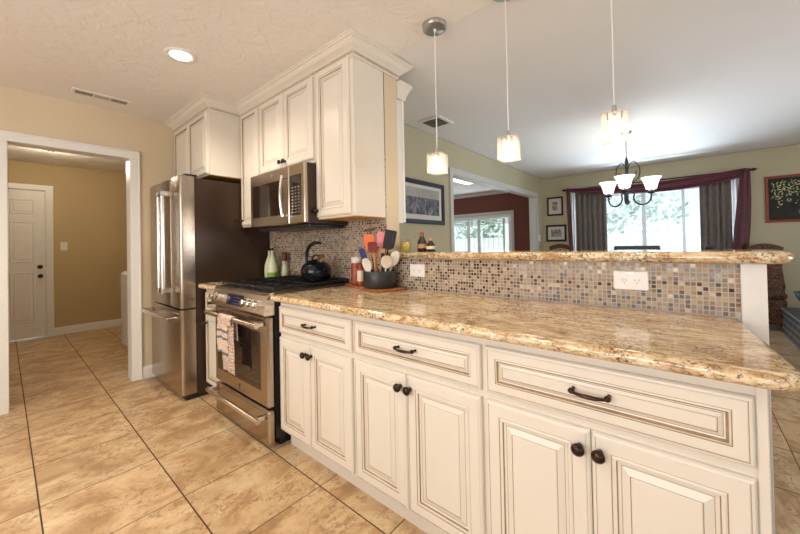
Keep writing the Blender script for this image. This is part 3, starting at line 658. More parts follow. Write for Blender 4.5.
# ------------------------------------------------------------------ refrigerator
fr = thing('refrigerator', (-3.44, 1.3, 0), 'stainless steel refrigerator with dark brown side panel', 'refrigerator')
FX0, FX1 = -3.845, -3.02
MB().bbox(FX0 + .004, FX1 - .004, 1.005, 1.62, .03, 1.765, .004).build('body', 'dark_brown_steel', fr)
MB().box(FX0 + .02, FX1 - .01, .93, 1.60, .0, .035).build('base_grille', 'black', fr)
def fdoor(x0, x1, z0, z1, name):
    mb = MB(); n = 12; prof = []
    r = .022
    pts = [(x0, 1.0), (x0, .895 + r)]
    for k in range(7): a = PI + PI / 2 * k / 6; pts.append((x0 + r + r * math.cos(a), .895 + r + r * math.sin(a)))
    for k in range(7): a = -PI / 2 + PI / 2 * k / 6; pts.append((x1 - r + r * math.cos(a), .895 + r + r * math.sin(a)))
    pts.append((x1, 1.0)); L = len(pts)
    vs = [(x, y, z0) for x, y in pts] + [(x, y, z1) for x, y in pts]
    mb.add(vs, [(i, i + 1, L + i + 1, L + i) for i in range(L - 1)], 0, True)
    mb.add(vs[:L], [tuple(range(L))]); mb.add(vs[L:], [tuple(range(L))]); mb.add([vs[0], vs[L - 1], vs[2 * L - 1], vs[L]], [(0, 1, 2, 3)])
    return mb.build(name, 'steel', fr)
dl = fdoor(FX0, -3.2545, .725, 1.775, 'door'); drr = fdoor(-3.2505, FX1, .725, 1.775, 'door'); dz = fdoor(FX0, FX1, .045, .712, 'freezer_drawer')
def bar_handle(a, b, y0, y1, r, parent, flat=False):
    # a, b: ends (x, z); stands off the face y0 out to y1
    mb = MB(); va = Vector((a[0], y1, a[1])); vb = Vector((b[0], y1, b[1])); d = (vb - va).normalized()
    mb.tube([va, vb], r, 14)
    for p in (va + d * .02, vb - d * .02):
        mb.bbox(p.x - r * 1.25, p.x + r * 1.25, y1 - r, y0, p.z - r * 1.25, p.z + r * 1.25, r * .4)
    return mb.build('handle', 'chrome', parent)
bar_handle((-3.295, .84), (-3.295, 1.66), .895, .825, .016, dl)
bar_handle((-3.19, .84), (-3.19, 1.66), .895, .825, .016, drr)
bar_handle((-3.80, .645), (-3.045, .645), .895, .822, .015, dz)
MB().cyl((-3.10, .896, 1.70), (-3.10, .892, 1.70), .018, n=20).build('badge', 'chrome', drr)
mb = MB()
mb.box(FX1 - .10, FX1 + .004, .93, 1.0, .712, .725); mb.build('hinge', 'black', fr)
MB().box(FX1 - .10, FX1 + .004, .93, 1.02, 1.775, 1.79).build('hinge', 'black', fr)

# ------------------------------------------------------------------ range
rg = thing('gas_range', (-2.27, 1.3, 0), 'stainless steel gas range with a dish towel on its oven door', 'range')
RX0, RX1 = -2.645, -1.885
MB().box(RX0, RX1, 1.045, 1.64, .06, .895).build('body', 'black', rg)
MB().box(RX0 + .02, RX1 - .02, 1.08, 1.6, 0, .06).build('base', 'black', rg)
od = MB().bbox(RX0, RX1, 1.0, 1.045, .242, .785, .012).build('oven_door', 'steel', rg)
MB().rings(-2.60, -1.975, .335, .685, 1.0, [(0, 0, 0), (0, .001, 0), (.010, .0015, 0), (.012, .0012, 0)]).build('oven_window', 'dark_glass', od)
MB().poly_y([(-2.256, .285), (-2.246, .302), (-2.255, .310), (-2.267, .300), (-2.265, .283), (-2.260, .270)], .9985, 1.0).build('emblem', 'black', od)
mb = MB(); mb.tube([(RX0 + .0, .945, .738), (RX1 - .02, .945, .738)], .015, 14)
for x in (RX0 + .03, RX1 - .05): mb.bbox(x - .018, x + .018, .945, 1.0, .722, .754, .006)
mb.build('handle', 'steel_l', od)
dw = MB().bbox(RX0, RX1, 1.0, 1.045, .022, .228, .012).build('storage_drawer', 'steel', rg)
mb = MB(); mb.tube([(RX0 + .0, .945, .188), (RX1 - .02, .945, .188)], .015, 14)
for x in (RX0 + .03, RX1 - .05): mb.bbox(x - .018, x + .018, .945, 1.0, .173, .203, .006)
mb.build('handle', 'steel_l', dw)
# slanted control panel
cp = MB().poly_x([(1.045, .79), (.985, .79), (.975, .800), (1.0, .905), (1.02, .920), (1.045, .920)], RX0, RX1).build('control_panel', 'steel_l', rg)
nrm = Vector((0, -.105, .025)).normalized(); nrm = Vector((0, -.9728, .2316)); up = Vector((0, .2316, .9728))
def on_panel(x, h): return Vector((x, .975, .800)) + up * h
for i, x in enumerate((-2.585, -2.522, -2.459, -2.105, -2.035, -1.965)):
    c = on_panel(x, .050)
    mb = MB().cyl(c, c + nrm * .012, .030, .029, 20).cyl(c + nrm * .012, c + nrm * .040, .022, .020, 20)
    k = MB(); mb.cyl(c + nrm * .040, c + nrm * .044, .020, .014, 20)
    mb.build('control_knob', 'chrome', cp)
a, b = -2.40, -2.165
vs = [on_panel(a, .018) + nrm * .001, on_panel(b, .018) + nrm * .001, on_panel(b, .088) + nrm * .001, on_panel(a, .088) + nrm * .001]
ds = MB().add(vs + [v - nrm * .001 for v in vs], [(0, 1, 2, 3), (4, 5, 6, 7), (0, 1, 5, 4), (1, 2, 6, 5), (2, 3, 7, 6), (3, 0, 4, 7)]).build('display', 'display', cp)
mb = MB()
for r_ in range(3):
    for c_ in range(4):
        p = on_panel(-2.20 - c_ * .022 - .02, .032 + r_ * .018) + nrm * .002; mb.box(p.x - .006, p.x + .006, p.y - .0006, p.y + .0006, p.z - .003, p.z + .003)
mb.build('button', 'nickel', ds)
MB().bbox(RX0 + .001, RX1 - .001, 1.02, 1.64, .895, .922, .004).build('cooktop', 'cooktop_metal', rg)
for i in range(3):
    gx0 = RX0 + .015 + i * .2435; gx1 = gx0 + .238; mb = MB(); z = .945
    for y in (1.055, 1.33, 1.60): mb.bbox(gx0, gx1, y - .006, y + .006, z - .012, z + .004, .003)
    for x in (gx0 + .006, (gx0 + gx1) / 2, gx1 - .006): mb.bbox(x - .006, x + .006, 1.055, 1.60, z - .012, z + .004, .003)
    for y in (1.19, 1.465):
        mb.bbox(gx0 + .006, gx0 + .075, y - .005, y + .005, z - .010, z + .004, .003).bbox(gx1 - .075, gx1 - .006, y - .005, y + .005, z - .010, z + .004, .003)
    for x in (gx0 + .006, gx1 - .006):
        for y in (1.055, 1.60): mb.box(x - .005, x + .005, y - .005, y + .005, .921, z)
    mb.build('grate', 'black_metal', rg)
    for y in (1.19, 1.465):
        MB().cyl(((gx0 + gx1) / 2, y, .920), ((gx0 + gx1) / 2, y, .932), .042, .038, 20).build('burner', 'black', rg)
MB().bbox(RX0 + .02, RX1 - .02, 1.60, 1.645, .922, .955, .004).build('rear_vent', 'black', rg)

# dish towel: cloth draped over the handle
tw = thing('dish_towel', (-2.31, .945, .45), 'printed pink and cream dish towel hanging over the oven door handle', 'towel')
def flap(x0, x1, zt, zb, y0, y1, name, mats, hem, back=False, th=.0025, sway=0):
    mb = MB(); nx, nz = 12, 16; vs = []
    for j in range(nz + 1):
        t = j / nz; z = zt + (zb - zt) * t
        for i in range(nx + 1):
            s_ = i / nx; x = x0 + (x1 - x0) * s_ + sway * t
            y = y0 + (y1 - y0) * min(1, t * 3) - .004 * math.sin(s_ * PI * 3.3 + 1) * min(1, t * 2) - .003 * math.sin(s_ * 7 + t * 4) * t
            vs.append((x, y, z + .006 * math.sin(s_ * 4) * t))
    fs = []; 
    for j in range(nz):
        for i in range(nx):
            a = j * (nx + 1) + i; mb.add([vs[a], vs[a + 1], vs[a + nx + 2], vs[a + nx + 1]], [(0, 1, 2, 3)], 1 if (j >= nz - 1 and hem) or (hem and j in (6, 9)) else 0, True)
    o = mb.build(name, mats, tw, solid=th); return o
flap(-2.40, -2.262, .757, .505, .934, .925, 'front_flap', ['towel_pink', 'grey_hem'], True)
flap(-2.36, -2.205, .757, .395, .944, .938, 'printed_flap', ['towel_print', 'grey_hem'], False, sway=.01)
mb = MB(); pts = []
for x0, x1 in ((-2.40, -2.205),):
    L = 9; vs = []
    for i in range(L):
        a = PI * i / (L - 1); 
        for x in (x0, x1): vs.append((x, .945 - .0205 * math.cos(a), .738 + .0205 * math.sin(a) + .0))
    mb.add(vs, [(2 * i, 2 * i + 1, 2 * i + 3, 2 * i + 2) for i in range(L - 1)], 0, True)
    mb.add([vs[-2], vs[-1], (x1, .972, .60), (x0, .972, .60)], [(0, 1, 2, 3)], 0)
    mb.add([vs[0], vs[1], (x1, .928, .70), (x0, .928, .70)], [(0, 1, 2, 3)], 0)
mb.build('back_flap', ['towel_print'], tw, solid=.003)

# ------------------------------------------------------------------ microwave
mw = thing('microwave', (-2.27, 1.4, 1.33), 'stainless steel microwave mounted between the wall cabinets over the range', 'microwave')
MX0, MX1, MY, MZ0, MZ1 = -2.640, -1.900, 1.275, 1.345, 1.752
MB().bbox(MX0 + .002, MX1 - .002, MY + .03, 1.645, MZ0, MZ1, .004).build('body', 'dark_brown_steel', mw)
md = MB().bbox(MX0, -2.085, MY, MY + .03, MZ0 + .004, MZ1, .006).build('door', 'steel', mw)
MB().bbox(-2.600, -2.165, MY - .002, MY, MZ0 + .075, MZ1 - .085, .001).build('window', 'dark_glass', md)
mb = MB(); mb.tube([(-2.118, MY - .032 - .014 * math.sin(PI * i / 12), MZ0 + .055 + (MZ1 - MZ0 - .125) * i / 12) for i in range(13)], .011, 10)
for z in (MZ0 + .065, MZ1 - .08): mb.bbox(-2.130, -2.106, MY - .034, MY, z - .012, z + .012, .003)
mb.build('handle', 'chrome', md)
pn = MB().bbox(-2.082, MX1, MY, MY + .03, MZ0 + .004, MZ1, .006).build('control_panel', 'steel', mw)
kp = MB().bbox(-2.072, -1.935, MY - .002, MY, MZ0 + .06, MZ1 - .075, .001).build('keypad', 'dark_glass', pn)
mb = MB()
for r_ in range(9):
    for c_ in range(3): mb.box(-2.045 + c_ * .036, -2.025 + c_ * .036, MY - .003, MY - .002, MZ0 + .075 + r_ * .021, MZ0 + .084 + r_ * .021)
mb.build('button', 'nickel', kp)
MB().cyl((-2.30, MY, MZ1 - .04), (-2.30, MY - .003, MZ1 - .04), .012, n=16).build('badge', 'chrome', md)
MB().bbox(MX0 + .02, MX1 - .02, MY + .05, 1.62, MZ0 - .022, MZ0, .004).build('vent_panel', 'black', mw)

# ------------------------------------------------------------------ things on range and counter
kt = thing('kettle', (-2.03, 1.45, .949), 'black enamel kettle with arched black handle on the rear burner', 'kettle')
kx, ky, kz = -2.03, 1.45, .949
body = [(.0001, 0), (.070, 0), (.088, .010), (.102, .032), (.108, .060), (.106, .085), (.096, .108), (.077, .126), (.055, .136)]
MB().lathe((kx, ky, kz), body, 36).build('body', 'kettle', kt)
ld = MB().lathe((kx, ky, kz), [(.058, .134), (.050, .143), (.025, .151), (.0001, .153)], 28).build('lid', 'kettle', kt)
MB().tube([(kx + .045 * math.cos(PI * i / 10), ky, kz + .145 + .038 * math.sin(PI * i / 10)) for i in range(11)], .006, 8).build('lid_handle', 'black', ld)
MB().tube([(kx + .075, ky - .03, kz + .095), (kx + .112, ky - .045, kz + .135), (kx + .130, ky - .052, kz + .160)], .02, 14, radii=[.030, .023, .019]).build('spout', 'kettle', kt)
MB().tube([(kx + .122, ky - .05, kz + .150), (kx + .145, ky - .058, kz + .176)], .02, 14, radii=[.022, .020]).build('spout_cap', 'chrome', kt)
hp = [(-.100, .06), (-.112, .11), (-.118, .155), (-.112, .20), (-.092, .235), (-.060, .256), (-.02, .268), (.03, .270), (.06, .262)]
MB().tube([(kx + a, ky, kz + b) for a, b in hp], .01, 10, radii=[.010, .012, .013, .014, .015, .017, .017, .014, .008], flat=.8).build('handle', 'black', kt)

def bottle(x, y, z, prof, name, mat, label, cat, cap=None, capmat='black', lab=None, group=None):
    t = thing(name, (x, y, z), label, cat, group)
    MB().lathe((x, y, z), prof, 24).build('glass_body' if 'glass' in mat else 'body', mat, t)
    if cap: MB().lathe((x, y, z), cap, 20).build('cap', capmat, t)
    if lab: MB().lathe((x, y, z), [(lab[0], lab[1]), (lab[0], lab[2])], 24).build('label', lab[3], t)
    return t
vb = [(.0001, 0), (.040, 0), (.045, .01), (.046, .08), (.042, .125), (.028, .17), (.016, .20), (.012, .245), (.013, .252)]
bottle(-2.93, 1.585, .914, vb, 'oil_bottle', 'milk_glass', 'pale milky glass oil bottle, left of the pair behind the range', 'bottle', [(.0001, .275), (.010, .273), (.012, .252), (.015, .250)], 'black')
bottle(-2.815, 1.55, .914, vb, 'oil_bottle', 'milk_glass', 'pale glass bottle with green label behind the range', 'bottle', [(.0001, .275), (.010, .273), (.012, .252), (.015, .250)], 'black', (.0467, .012, .058, 'green_label'))
bottle(-2.70, 1.60, .914, [(.0001, 0), (.026, 0), (.028, .01), (.026, .09), (.022, .12), (.019, .14), (.026, .15), (.026, .158)], 'pepper_mill', 'milk_glass', 'slim pale pepper mill with brown top beside the oil bottles', 'mill', [(.022, .158), (.025, .165), (.021, .20), (.024, .228), (.0001, .236)], 'dark_wood')
bottle(-1.755, 1.585, .927, [(.0001, 0), (.036, 0), (.038, .01), (.038, .13), (.030, .15)], 'spice_jar', 'red_spice', 'tall red brown spice jar with white cap behind the crock board', 'jar', [(.031, .145), (.034, .150), (.034, .185), (.0001, .188)], 'white')
bottle(-1.668, 1.545, .927, [(.0001, 0), (.024, 0), (.025, .01), (.025, .10), (.018, .12)], 'spice_jar', 'red_spice', 'small jar with pale label and red cap beside the utensil crock', 'jar', [(.018, .118), (.020, .122), (.020, .140), (.0001, .142)], 'red_spice', (.0257, .03, .10, 'cream_plastic'))
# boards
mb = MB().slab(rounded([(-1.865, 1.56), (-1.635, 1.475), (-1.615, 1.63), (-1.80, 1.645)], [.03] * 4), .9145, .927, .005)
tag(mb.build('cutting_board', 'wood'), 'reddish wooden board under the spice jars', 'board')
mb = MB().slab(rounded([(-1.62, 1.47), (-1.385, 1.40), (-1.32, 1.60), (-1.36, 1.64), (-1.60, 1.64)], [.02, .02, .04, .02, .02]), .9145, .929, .005)
tag(mb.build('cutting_board', 'wood'), 'reddish wooden board under the utensil crock', 'board')
sr = thing('tongs', (-1.87, 1.46, .92), 'small steel tongs with black grips lying on the granite in front of the wooden board', 'tongs')
MB().tube([(-1.74, 1.40, .922), (-1.79, 1.42, .922), (-1.84, 1.45, .922)], .006, 8, flat=.5).build('arm', 'chrome', sr)
MB().tube([(-1.74, 1.40, .922), (-1.78, 1.44, .922), (-1.83, 1.48, .922)], .006, 8, flat=.5).build('arm', 'chrome', sr)
# crock
cx, cy, cz = -1.478, 1.530, .929; CRR = .103
ck = MB().lathe((cx, cy, cz), [(.0001, 0), (CRR - .004, 0), (CRR, .004), (CRR, .102), (CRR - .003, .106), (CRR - .008, .104), (CRR - .010, .02), (.0001, .016)], 40).build('utensil_crock', 'pot_black')
tag(ck, 'round charcoal crock holding cooking utensils', 'crock')
RGT = Vector((.7602, .6494, 0))      # direction along which the utensils fan out
TOW = Vector((.6494, -.7602, 0))
def utensil(name, label, u, v, tu, tv, top, hl, hw, handle_mat, head_mat, shape, head_name='head', tilt=0):
    base = Vector((cx, cy, cz + .018)) + RGT * u * .5 + TOW * v * .5
    tip = Vector((cx, cy, 0)) + RGT * tu + TOW * tv; tip.z = top
    d = (tip - base).normalized(); neck = tip - d * hl
    t = thing(name, tuple(base), label, 'utensil', 'utensils in the charcoal crock')
    MB().tube([base, base.lerp(neck, .5), neck + d * .012], .0065, 8, radii=[.006, .007, .0045]).build('handle', handle_mat, t)
    s_ = (RGT - d * RGT.dot(d)).normalized(); n = d.cross(s_)
    if tilt: q = Matrix.Rotation(tilt, 3, n); s_ = q @ s_
    pts = []
    if shape == 'spat':  pts = [(-.5, 0), (-.62, .12), (-1, .3), (-1, .85), (-.75, 1), (.7, .96), (1, .8), (1, .25), (.6, .1), (.5, 0)]; pts = [(-.25, 0)] + pts[1:-1] + [(.25, 0)]
    if shape == 'oval': pts = [(-math.sin(PI * (i + .5) / 10) * (1), (1 - math.cos(PI * (i + .5) / 10)) / 2) for i in range(10)]; pts += [(-a, b) for a, b in pts[::-1]]
    if shape == 'turner': pts = [(-.3, 0), (-.9, .12), (-1, .3), (-1, .94), (-.9, 1), (.9, 1), (1, .94), (1, .3), (.9, .12), (.3, 0)]
    L = len(pts); th = .004
    vs = [neck + s_ * a * hw + d * b * hl + n * (th + (.012 * (a * a) if shape == 'oval' else 0)) for a, b in pts] + [neck + s_ * a * hw + d * b * hl - n * (th - (.012 * (a * a) if shape == 'oval' else 0)) for a, b in pts]
    hd = MB().add(vs, [(i, (i + 1) % L, L + (i + 1) % L, L + i) for i in range(L)]).add(vs[:L], [tuple(range(L))]).add(vs[L:], [tuple(range(L))])
    h = hd.build(head_name, head_mat, t)
    if shape == 'turner':
        for k in (-.45, 0, .45):
            MB().tube([neck + s_ * k * hw + d * hl * .35 - n * .0046 * q for q in (1,)] + [neck + s_ * k * hw + d * hl * .85 - n * .0046], .0035, 6).build('slot', 'pot_black', h) if head_mat == 'black' else None
    return t
utensil('spatula', 'orange silicone spatula, left of the pink one', -.03, .03, -.070, -.01, 1.262, .120, .032, 'dark_wood', 'orange', 'spat')
utensil('mallet', 'brown wooden mallet with short crosspiece rising behind the orange spatula', -.02, -.05, -.062, -.055, 1.300, .018, .035, 'dark_wood', 'dark_wood', 'turner')
utensil('spatula', 'pink silicone spatula near the middle of the crock', 0, -.03, .018, -.03, 1.278, .10, .032, 'utensil_wood', 'pink', 'spat')
utensil('turner', 'black slotted turner leaning right', .02, -.05, .078, -.01, 1.285, .125, .037, 'black', 'black', 'turner')
utensil('spatula', 'dark red silicone spatula in front of the orange one', -.03, .07, -.040, .06, 1.215, .07, .029, 'utensil_wood', 'dark_red', 'spat')
utensil('brush', 'white and navy dish brush leaning left', -.07, .05, -.108, .055, 1.175, .085, .018, 'white', 'navy', 'spat', 'bristles')
utensil('slotted_spoon', 'white slotted spoon at the left front of the crock', -.08, .05, -.085, .098, 1.115, .095, .026, 'white', 'white', 'oval')
utensil('ladle', 'off white ladle hanging over the right front of the crock', .05, .05, .052, .075, 1.128, .08, .036, 'white', 'cream_plastic', 'oval')
utensil('spoon', 'clear pale spoon at the right rim of the crock', .07, -.02, .110, .02, 1.155, .10, .030, 'white', 'white', 'oval')
utensil('wooden_spoon', 'light wooden spoon behind the dark red spatula', 0, .03, -.035, .02, 1.180, .07, .022, 'utensil_wood', 'utensil_wood', 'oval')
utensil('tongs', 'black kitchen tongs in the centre of the crock', .02, .06, .025, .05, 1.145, .06, .012, 'black', 'black', 'spat')
utensil('wooden_spatula', 'light wooden spatula under the pink spatula', .0, .08, .02, .03, 1.17, .07, .018, 'utensil_wood', 'utensil_wood', 'turner')

# things on the ledge
cn = thing('candle', (-1.455, 1.76, 1.145), 'yellow candle in a clear glass on the bar ledge', 'candle')
MB().lathe((-1.455, 1.76, 1.145), [(.0001, .003), (.032, .003), (.032, .065), (.0001, .065)], 24).build('wax', 'yellow_wax', cn)
MB().lathe((-1.455, 1.76, 1.145), [(.0001, 0), (.037, 0), (.038, .085), (.036, .085), (.035, .003)], 24).build('glass', 'clear_glass', cn)
bottle(-1.36, 1.82, 1.145, [(.0001, 0), (.030, 0), (.034, .02), (.032, .06), (.020, .085), (.014, .10)], 'liquor_bottle', 'black', 'taller dark bottle with tan label on the bar ledge beside the candle', 'bottle', [(.013, .10), (.014, .122), (.006, .128), (.0001, .135)], 'red_spice', (.0343, .022, .05, 'utensil_wood'))
bottle(-1.29, 1.82, 1.145, [(.0001, 0), (.024, 0), (.030, .02), (.028, .045), (.016, .06), (.012, .07)], 'liquor_bottle', 'black', 'shorter dark bottle with pale label on the bar ledge', 'bottle', [(.013, .07), (.014, .085), (.0001, .09)], 'utensil_wood', (.0303, .015, .035, 'cream_plastic'))
tag(MB().cyl((-1.24, 1.78, 1.145), (-1.24, 1.78, 1.157), .014, .010, 14).build('bottle_cap', 'black'), 'tiny dark cap lying right of the dark bottles', 'cap')

# outlets
def outlet(x0, x1, z0, z1, label):
    t = thing('outlet', ((x0 + x1) / 2, 1.65, (z0 + z1) / 2), label, 'outlet', 'white outlets on the bar mosaic')
    MB().bbox(x0, x1, 1.645, 1.6515, z0, z1, .003).build('cover_plate', 'white_plastic', t)
    for s_ in (-1, 1):
        cxx = (x0 + x1) / 2 + s_ * (x1 - x0) * .18; zc = (z0 + z1) / 2 - .002
        r = MB().cyl((cxx, 1.645, zc), (cxx, 1.6435, zc), .0155, n=20).build('receptacle', 'white_plastic', t)
        MB().box(cxx - .007, cxx - .0055, 1.6428, 1.6436, zc - .001, zc + .008).box(cxx + .0055, cxx + .007, 1.6428, 1.6436, zc - .001, zc + .008).cyl((cxx, 1.6436, zc - .008), (cxx, 1.6428, zc - .008), .002, n=8).build('slot', 'black', r)
    return t
outlet(-1.330, -1.216, .994, 1.070, 'white outlet on the mosaic just right of the utensil crock')
o_ = outlet(-.244, -.125, .990, 1.066, 'wide white outlet on the mosaic near the right end of the bar')
MB().bbox(-.195, -.172, 1.6435, 1.645, 1.055, 1.059, .0005).build('marking', 'nickel', o_)
sw = thing('light_switch', (XL, .57, 1.27), 'white light switch on the tan laundry hall wall', 'switch')
MB().bbox(XL, XL + .006, .535, .61, 1.21, 1.33, .003).build('cover_plate', 'white_plastic', sw); MB().bbox(XL + .006, XL + .012, .565, .58, 1.255, 1.285, .002).build('rocker', 'white_plastic', sw)
sw = thing('light_switch', (XD, 6.74, 1.27), 'white light switch beside the opening to the rust room', 'switch')
MB().bbox(XD, XD + .006, 6.70, 6.78, 1.21, 1.33, .003).build('cover_plate', 'white_plastic', sw); MB().bbox(XD + .006, XD + .012, 6.732, 6.748, 1.255, 1.285, .002).build('rocker', 'white_plastic', sw)

# ceiling fittings
vt = thing('ceiling_vent', (-3.59, .525, H), 'long slotted white vent in the kitchen ceiling near the left wall', 'vent')
MB().bbox(-3.645, -3.535, .345, .705, H - .008, H, .003).build('frame', 'trim', vt)
MB().box(-3.622, -3.558, .365, .470, H - .0095, H - .008).box(-3.622, -3.558, .580, .685, H - .0095, H - .008).build('opening', 'black', vt)
MB().bbox(-3.622, -3.558, .480, .570, H - .0105, H - .008, .001).build('damper_plate', 'nickel', vt)
for i in range(8):
    for y0 in (.370, .585): MB().bbox(-3.622, -3.558, y0 + i * .0135, y0 + i * .0135 + .0035, H - .012, H - .0095, .001).build('slat', 'trim', vt)
vt = thing('ceiling_vent', (-1.95, 2.89, H), 'square dark vent in the dining ceiling behind the first pendant', 'vent')
MB().bbox(-2.08, -1.82, 2.75, 3.03, H - .004, H + .008, .003).build('frame', 'trim', vt)
MB().box(-2.045, -1.855, 2.79, 2.99, H - .0055, H - .004).build('opening', 'black', vt)
for i in range(6): MB().bbox(-2.045, -1.855, 2.80 + i * .033, 2.808 + i * .033, H - .012, H - .0055, .001).build('slat', 'nickel', vt)
def can_light(x, y, label, power=14):
    t = thing('recessed_light', (x, y, H), label, 'light')
    MB().lathe((x, y, H), [(.092, 0), (.092, -.004), (.070, -.007), (.062, -.003), (.060, 0)], 32).build('trim_ring', 'trim', t)
    MB().lathe((x, y, H), [(.061, -.002), (.0001, -.0035)], 32).build('lens', 'can_bulb', t)
    l = bpy.data.lights.new('recessed_lamp', 'SPOT'); l.energy = power; l.color = (1, .87, .70); l.spot_size = math.radians(150); l.spot_blend = .8; l.shadow_soft_size = .06
    o = bpy.data.objects.new('recessed_lamp', l); C.objects.link(o); o.location = (0, 0, -.02); o.parent = t
can_light(-2.464, .748, 'lit recessed ceiling light in front of the wall cabinets', 40)
can_light(-.9, -.2, 'added unseen recessed ceiling light over the near end of the kitchen', 34)  # this and the next are added lamps out of view that light the kitchen
can_light(-2.4, -.9, 'added unseen recessed ceiling light over the left back of the kitchen', 34)
# laundry light
t = thing('flush_light', (-5.7, .36, H), 'small white flush ceiling light in the laundry hall', 'light')
MB().lathe((-5.72, .37, H), [(.14, 0), (.14, -.012), (.10, -.03), (.03, -.045), (.0001, -.047)], 28).build('shade', 'shade_glow', t)
MB().lathe((-5.72, .37, H), [(.028, -.044), (.03, -.055), (.012, -.07), (.0001, -.075)], 14).build('finial', 'bronze', t)
l = bpy.data.lights.new('hall_lamp', 'POINT'); l.energy = 15; l.color = (1, .84, .62); l.shadow_soft_size = .12; o = bpy.data.objects.new('hall_lamp', l); C.objects.link(o); o.parent = t; o.location = (0, 0, -.14)
t = thing('fluorescent_fixture', (-3.27, 5.6, H), 'white fluorescent ceiling fixture seen through the opening', 'light')
MB().bbox(-3.40, -3.14, 4.9, 6.05, H - .03, H + .008, .01).build('housing', 'trim', t); MB().bbox(-3.38, -3.16, 4.92, 6.03, H - .07, H - .03, .02).build('diffuser', 'tube_glow', t)

# washer sliver in the laundry hall
t = thing('washing_machine', (-5.2, 1.25, 0), 'white washing machine just past the opening in the laundry hall', 'washer')
MB().bbox(-5.45, -4.95, .955, 1.58, .02, .92, .02).build('cabinet', 'washer', t); MB().bbox(-5.45, -4.95, 1.46, 1.58, .92, 1.02, .01).build('control_panel', 'washer', t)
MB().bbox(-5.42, -4.98, .98, 1.44, .92, .935, .01).build('lid', 'washer', t)

# pendants
def pendant(x, y, label, first=False):
    t = thing('pendant_light', (x, y, 1.6), label, 'light', 'cube pendants over the bar')
    MB().lathe((x, y, H), [(.0001, -.026), (.066, -.026), (.068, -.024), (.068, 0)], 32).lathe((x, y, H), [(.010, -.026), (.010, -.040), (.0001, -.042)], 12).build('canopy', 'nickel', t)
    MB().cyl((x, y, 1.712), (x, y, H - .04), .0028, n=8).build('cord', 'trim', t)
    MB().cyl((x, y, 1.690), (x, y, 1.735), .012, .008, 12).build('socket', 'nickel', t)
    s_ = .046; sh = MB()
    a = math.radians(8); 
    for i in range(4):
        for j in range(4):
            if i in (0, 3) or j in (0, 3):
                px = (i - 1.5) * .024; py = (j - 1.5) * .024
                sh.bbox(px - .009, px + .009, py - .009, py + .009, -.048, .048, .003)
    sh.bbox(-s_, s_, -s_, s_, -.053, -.048, .001, 1).bbox(-s_, s_, -s_, s_, .048, .053, .001, 1)
    sh.xf(Matrix.Translation((x, y, 1.647)) @ Matrix.Rotation(a, 4, 'Z'))
    sh.build('crystal_cube', ['crystal', 'crystal'], t)
    MB().cyl((x, y, 1.612), (x, y, 1.68), .012, .012, 14).build('bulb', 'bulb', t)
    l = bpy.data.lights.new('pendant_lamp', 'POINT'); l.energy = 1.6; l.color = (1, .80, .55); l.shadow_soft_size = .06; o = bpy.data.objects.new('pendant_lamp', l); C.objects.link(o); o.parent = t; o.location = (0, 0, -.03)
pendant(-1.076, 1.60, 'crystal cube pendant over the left end of the bar')
pendant(-.658, 1.60, 'middle crystal cube pendant of the three over the bar')
pendant(-.218, 1.60, 'crystal cube pendant over the right end of the bar, in front of the chandelier')

# chandelier
hx, hy = -.535, 4.7
ch = thing('chandelier', (hx, hy, 1.6), 'dark scrolled chandelier with three white bell shades in front of the window', 'chandelier')
MB().lathe((hx, hy, H + .008), [(.0001, -.045), (.02, -.04), (.05, -.018), (.065, 0)], 24).build('canopy', 'nickel', ch)
MB().cyl((hx, hy, 2.16), (hx, hy, 2.42), .006, n=10).build('rod', 'nickel', ch)
MB().lathe((hx, hy, 0), [(.0001, 1.60), (.018, 1.615), (.022, 1.64), (.012, 1.665), (.014, 1.72), (.026, 1.75), (.014, 1.79), (.011, 1.90), (.020, 1.93), (.012, 1.96), (.010, 2.05), (.020, 2.09), (.012, 2.14), (.0001, 2.17)], 18).build('column', 'black_metal', ch)
for k, ang in enumerate((144, 265, 16)):
    a = math.radians(ang); d = Vector((.994, .106, 0)) * math.cos(a) - Vector((.106, -.994, 0)) * math.sin(a)
    c0 = Vector((hx, hy, 0))
    def P(r, z): return c0 + d * (r * .9) + Vector((0, 0, z))
    pts = [P(.015, 1.78)]
    for i in range(15):
        t_ = i / 14; th = math.radians(150 + 210 * t_); pts.append(P(.165 + .095 * math.cos(th), 1.685 + .085 * math.sin(th)))
    pts.append(P(.262, 1.72))
    ar = MB().tube(pts, .009, 10).build('arm', 'black_metal', ch)
    sc = []
    for i in range(21):
        t_ = i / 20; th = math.radians(-100 + 300 * t_); rr = .075 - .012 * t_; sc.append(P(.075 + rr * math.cos(th), 1.99 + .115 * math.sin(th) * (1 - .1 * t_)))
    MB().tube(sc, .006, 8).build('scroll', 'black_metal', ar)
    MB().tube([P(.012, 1.80), P(.05, 1.86), P(.085, 1.93), P(.11, 1.99)], .006, 8).build('brace', 'black_metal', ar)
    c = P(.262, 0)
    MB().lathe((c.x, c.y, 0), [(.0001, 1.715), (.035, 1.725), (.045, 1.745), (.020, 1.75), (.018, 1.775)], 18).build('cup', 'black_metal', ar)
    MB().lathe((c.x, c.y, 0), [(.030, 1.765), (.052, 1.775), (.062, 1.82), (.078, 1.87), (.100, 1.905), (.097, 1.905), (.074, 1.868), (.058, 1.82), (.046, 1.78)], 28).build('shade', 'shade_glow', ch)
    l = bpy.data.lights.new('chandelier_lamp', 'POINT'); l.energy = .6; l.color = (1, .9, .78); l.shadow_soft_size = .03; o = bpy.data.objects.new('chandelier_lamp', l); C.objects.link(o); o.parent = ch; o.location = c - c0 + Vector((0, 0, .24)) if False else (c.x - hx, c.y - hy, .24)

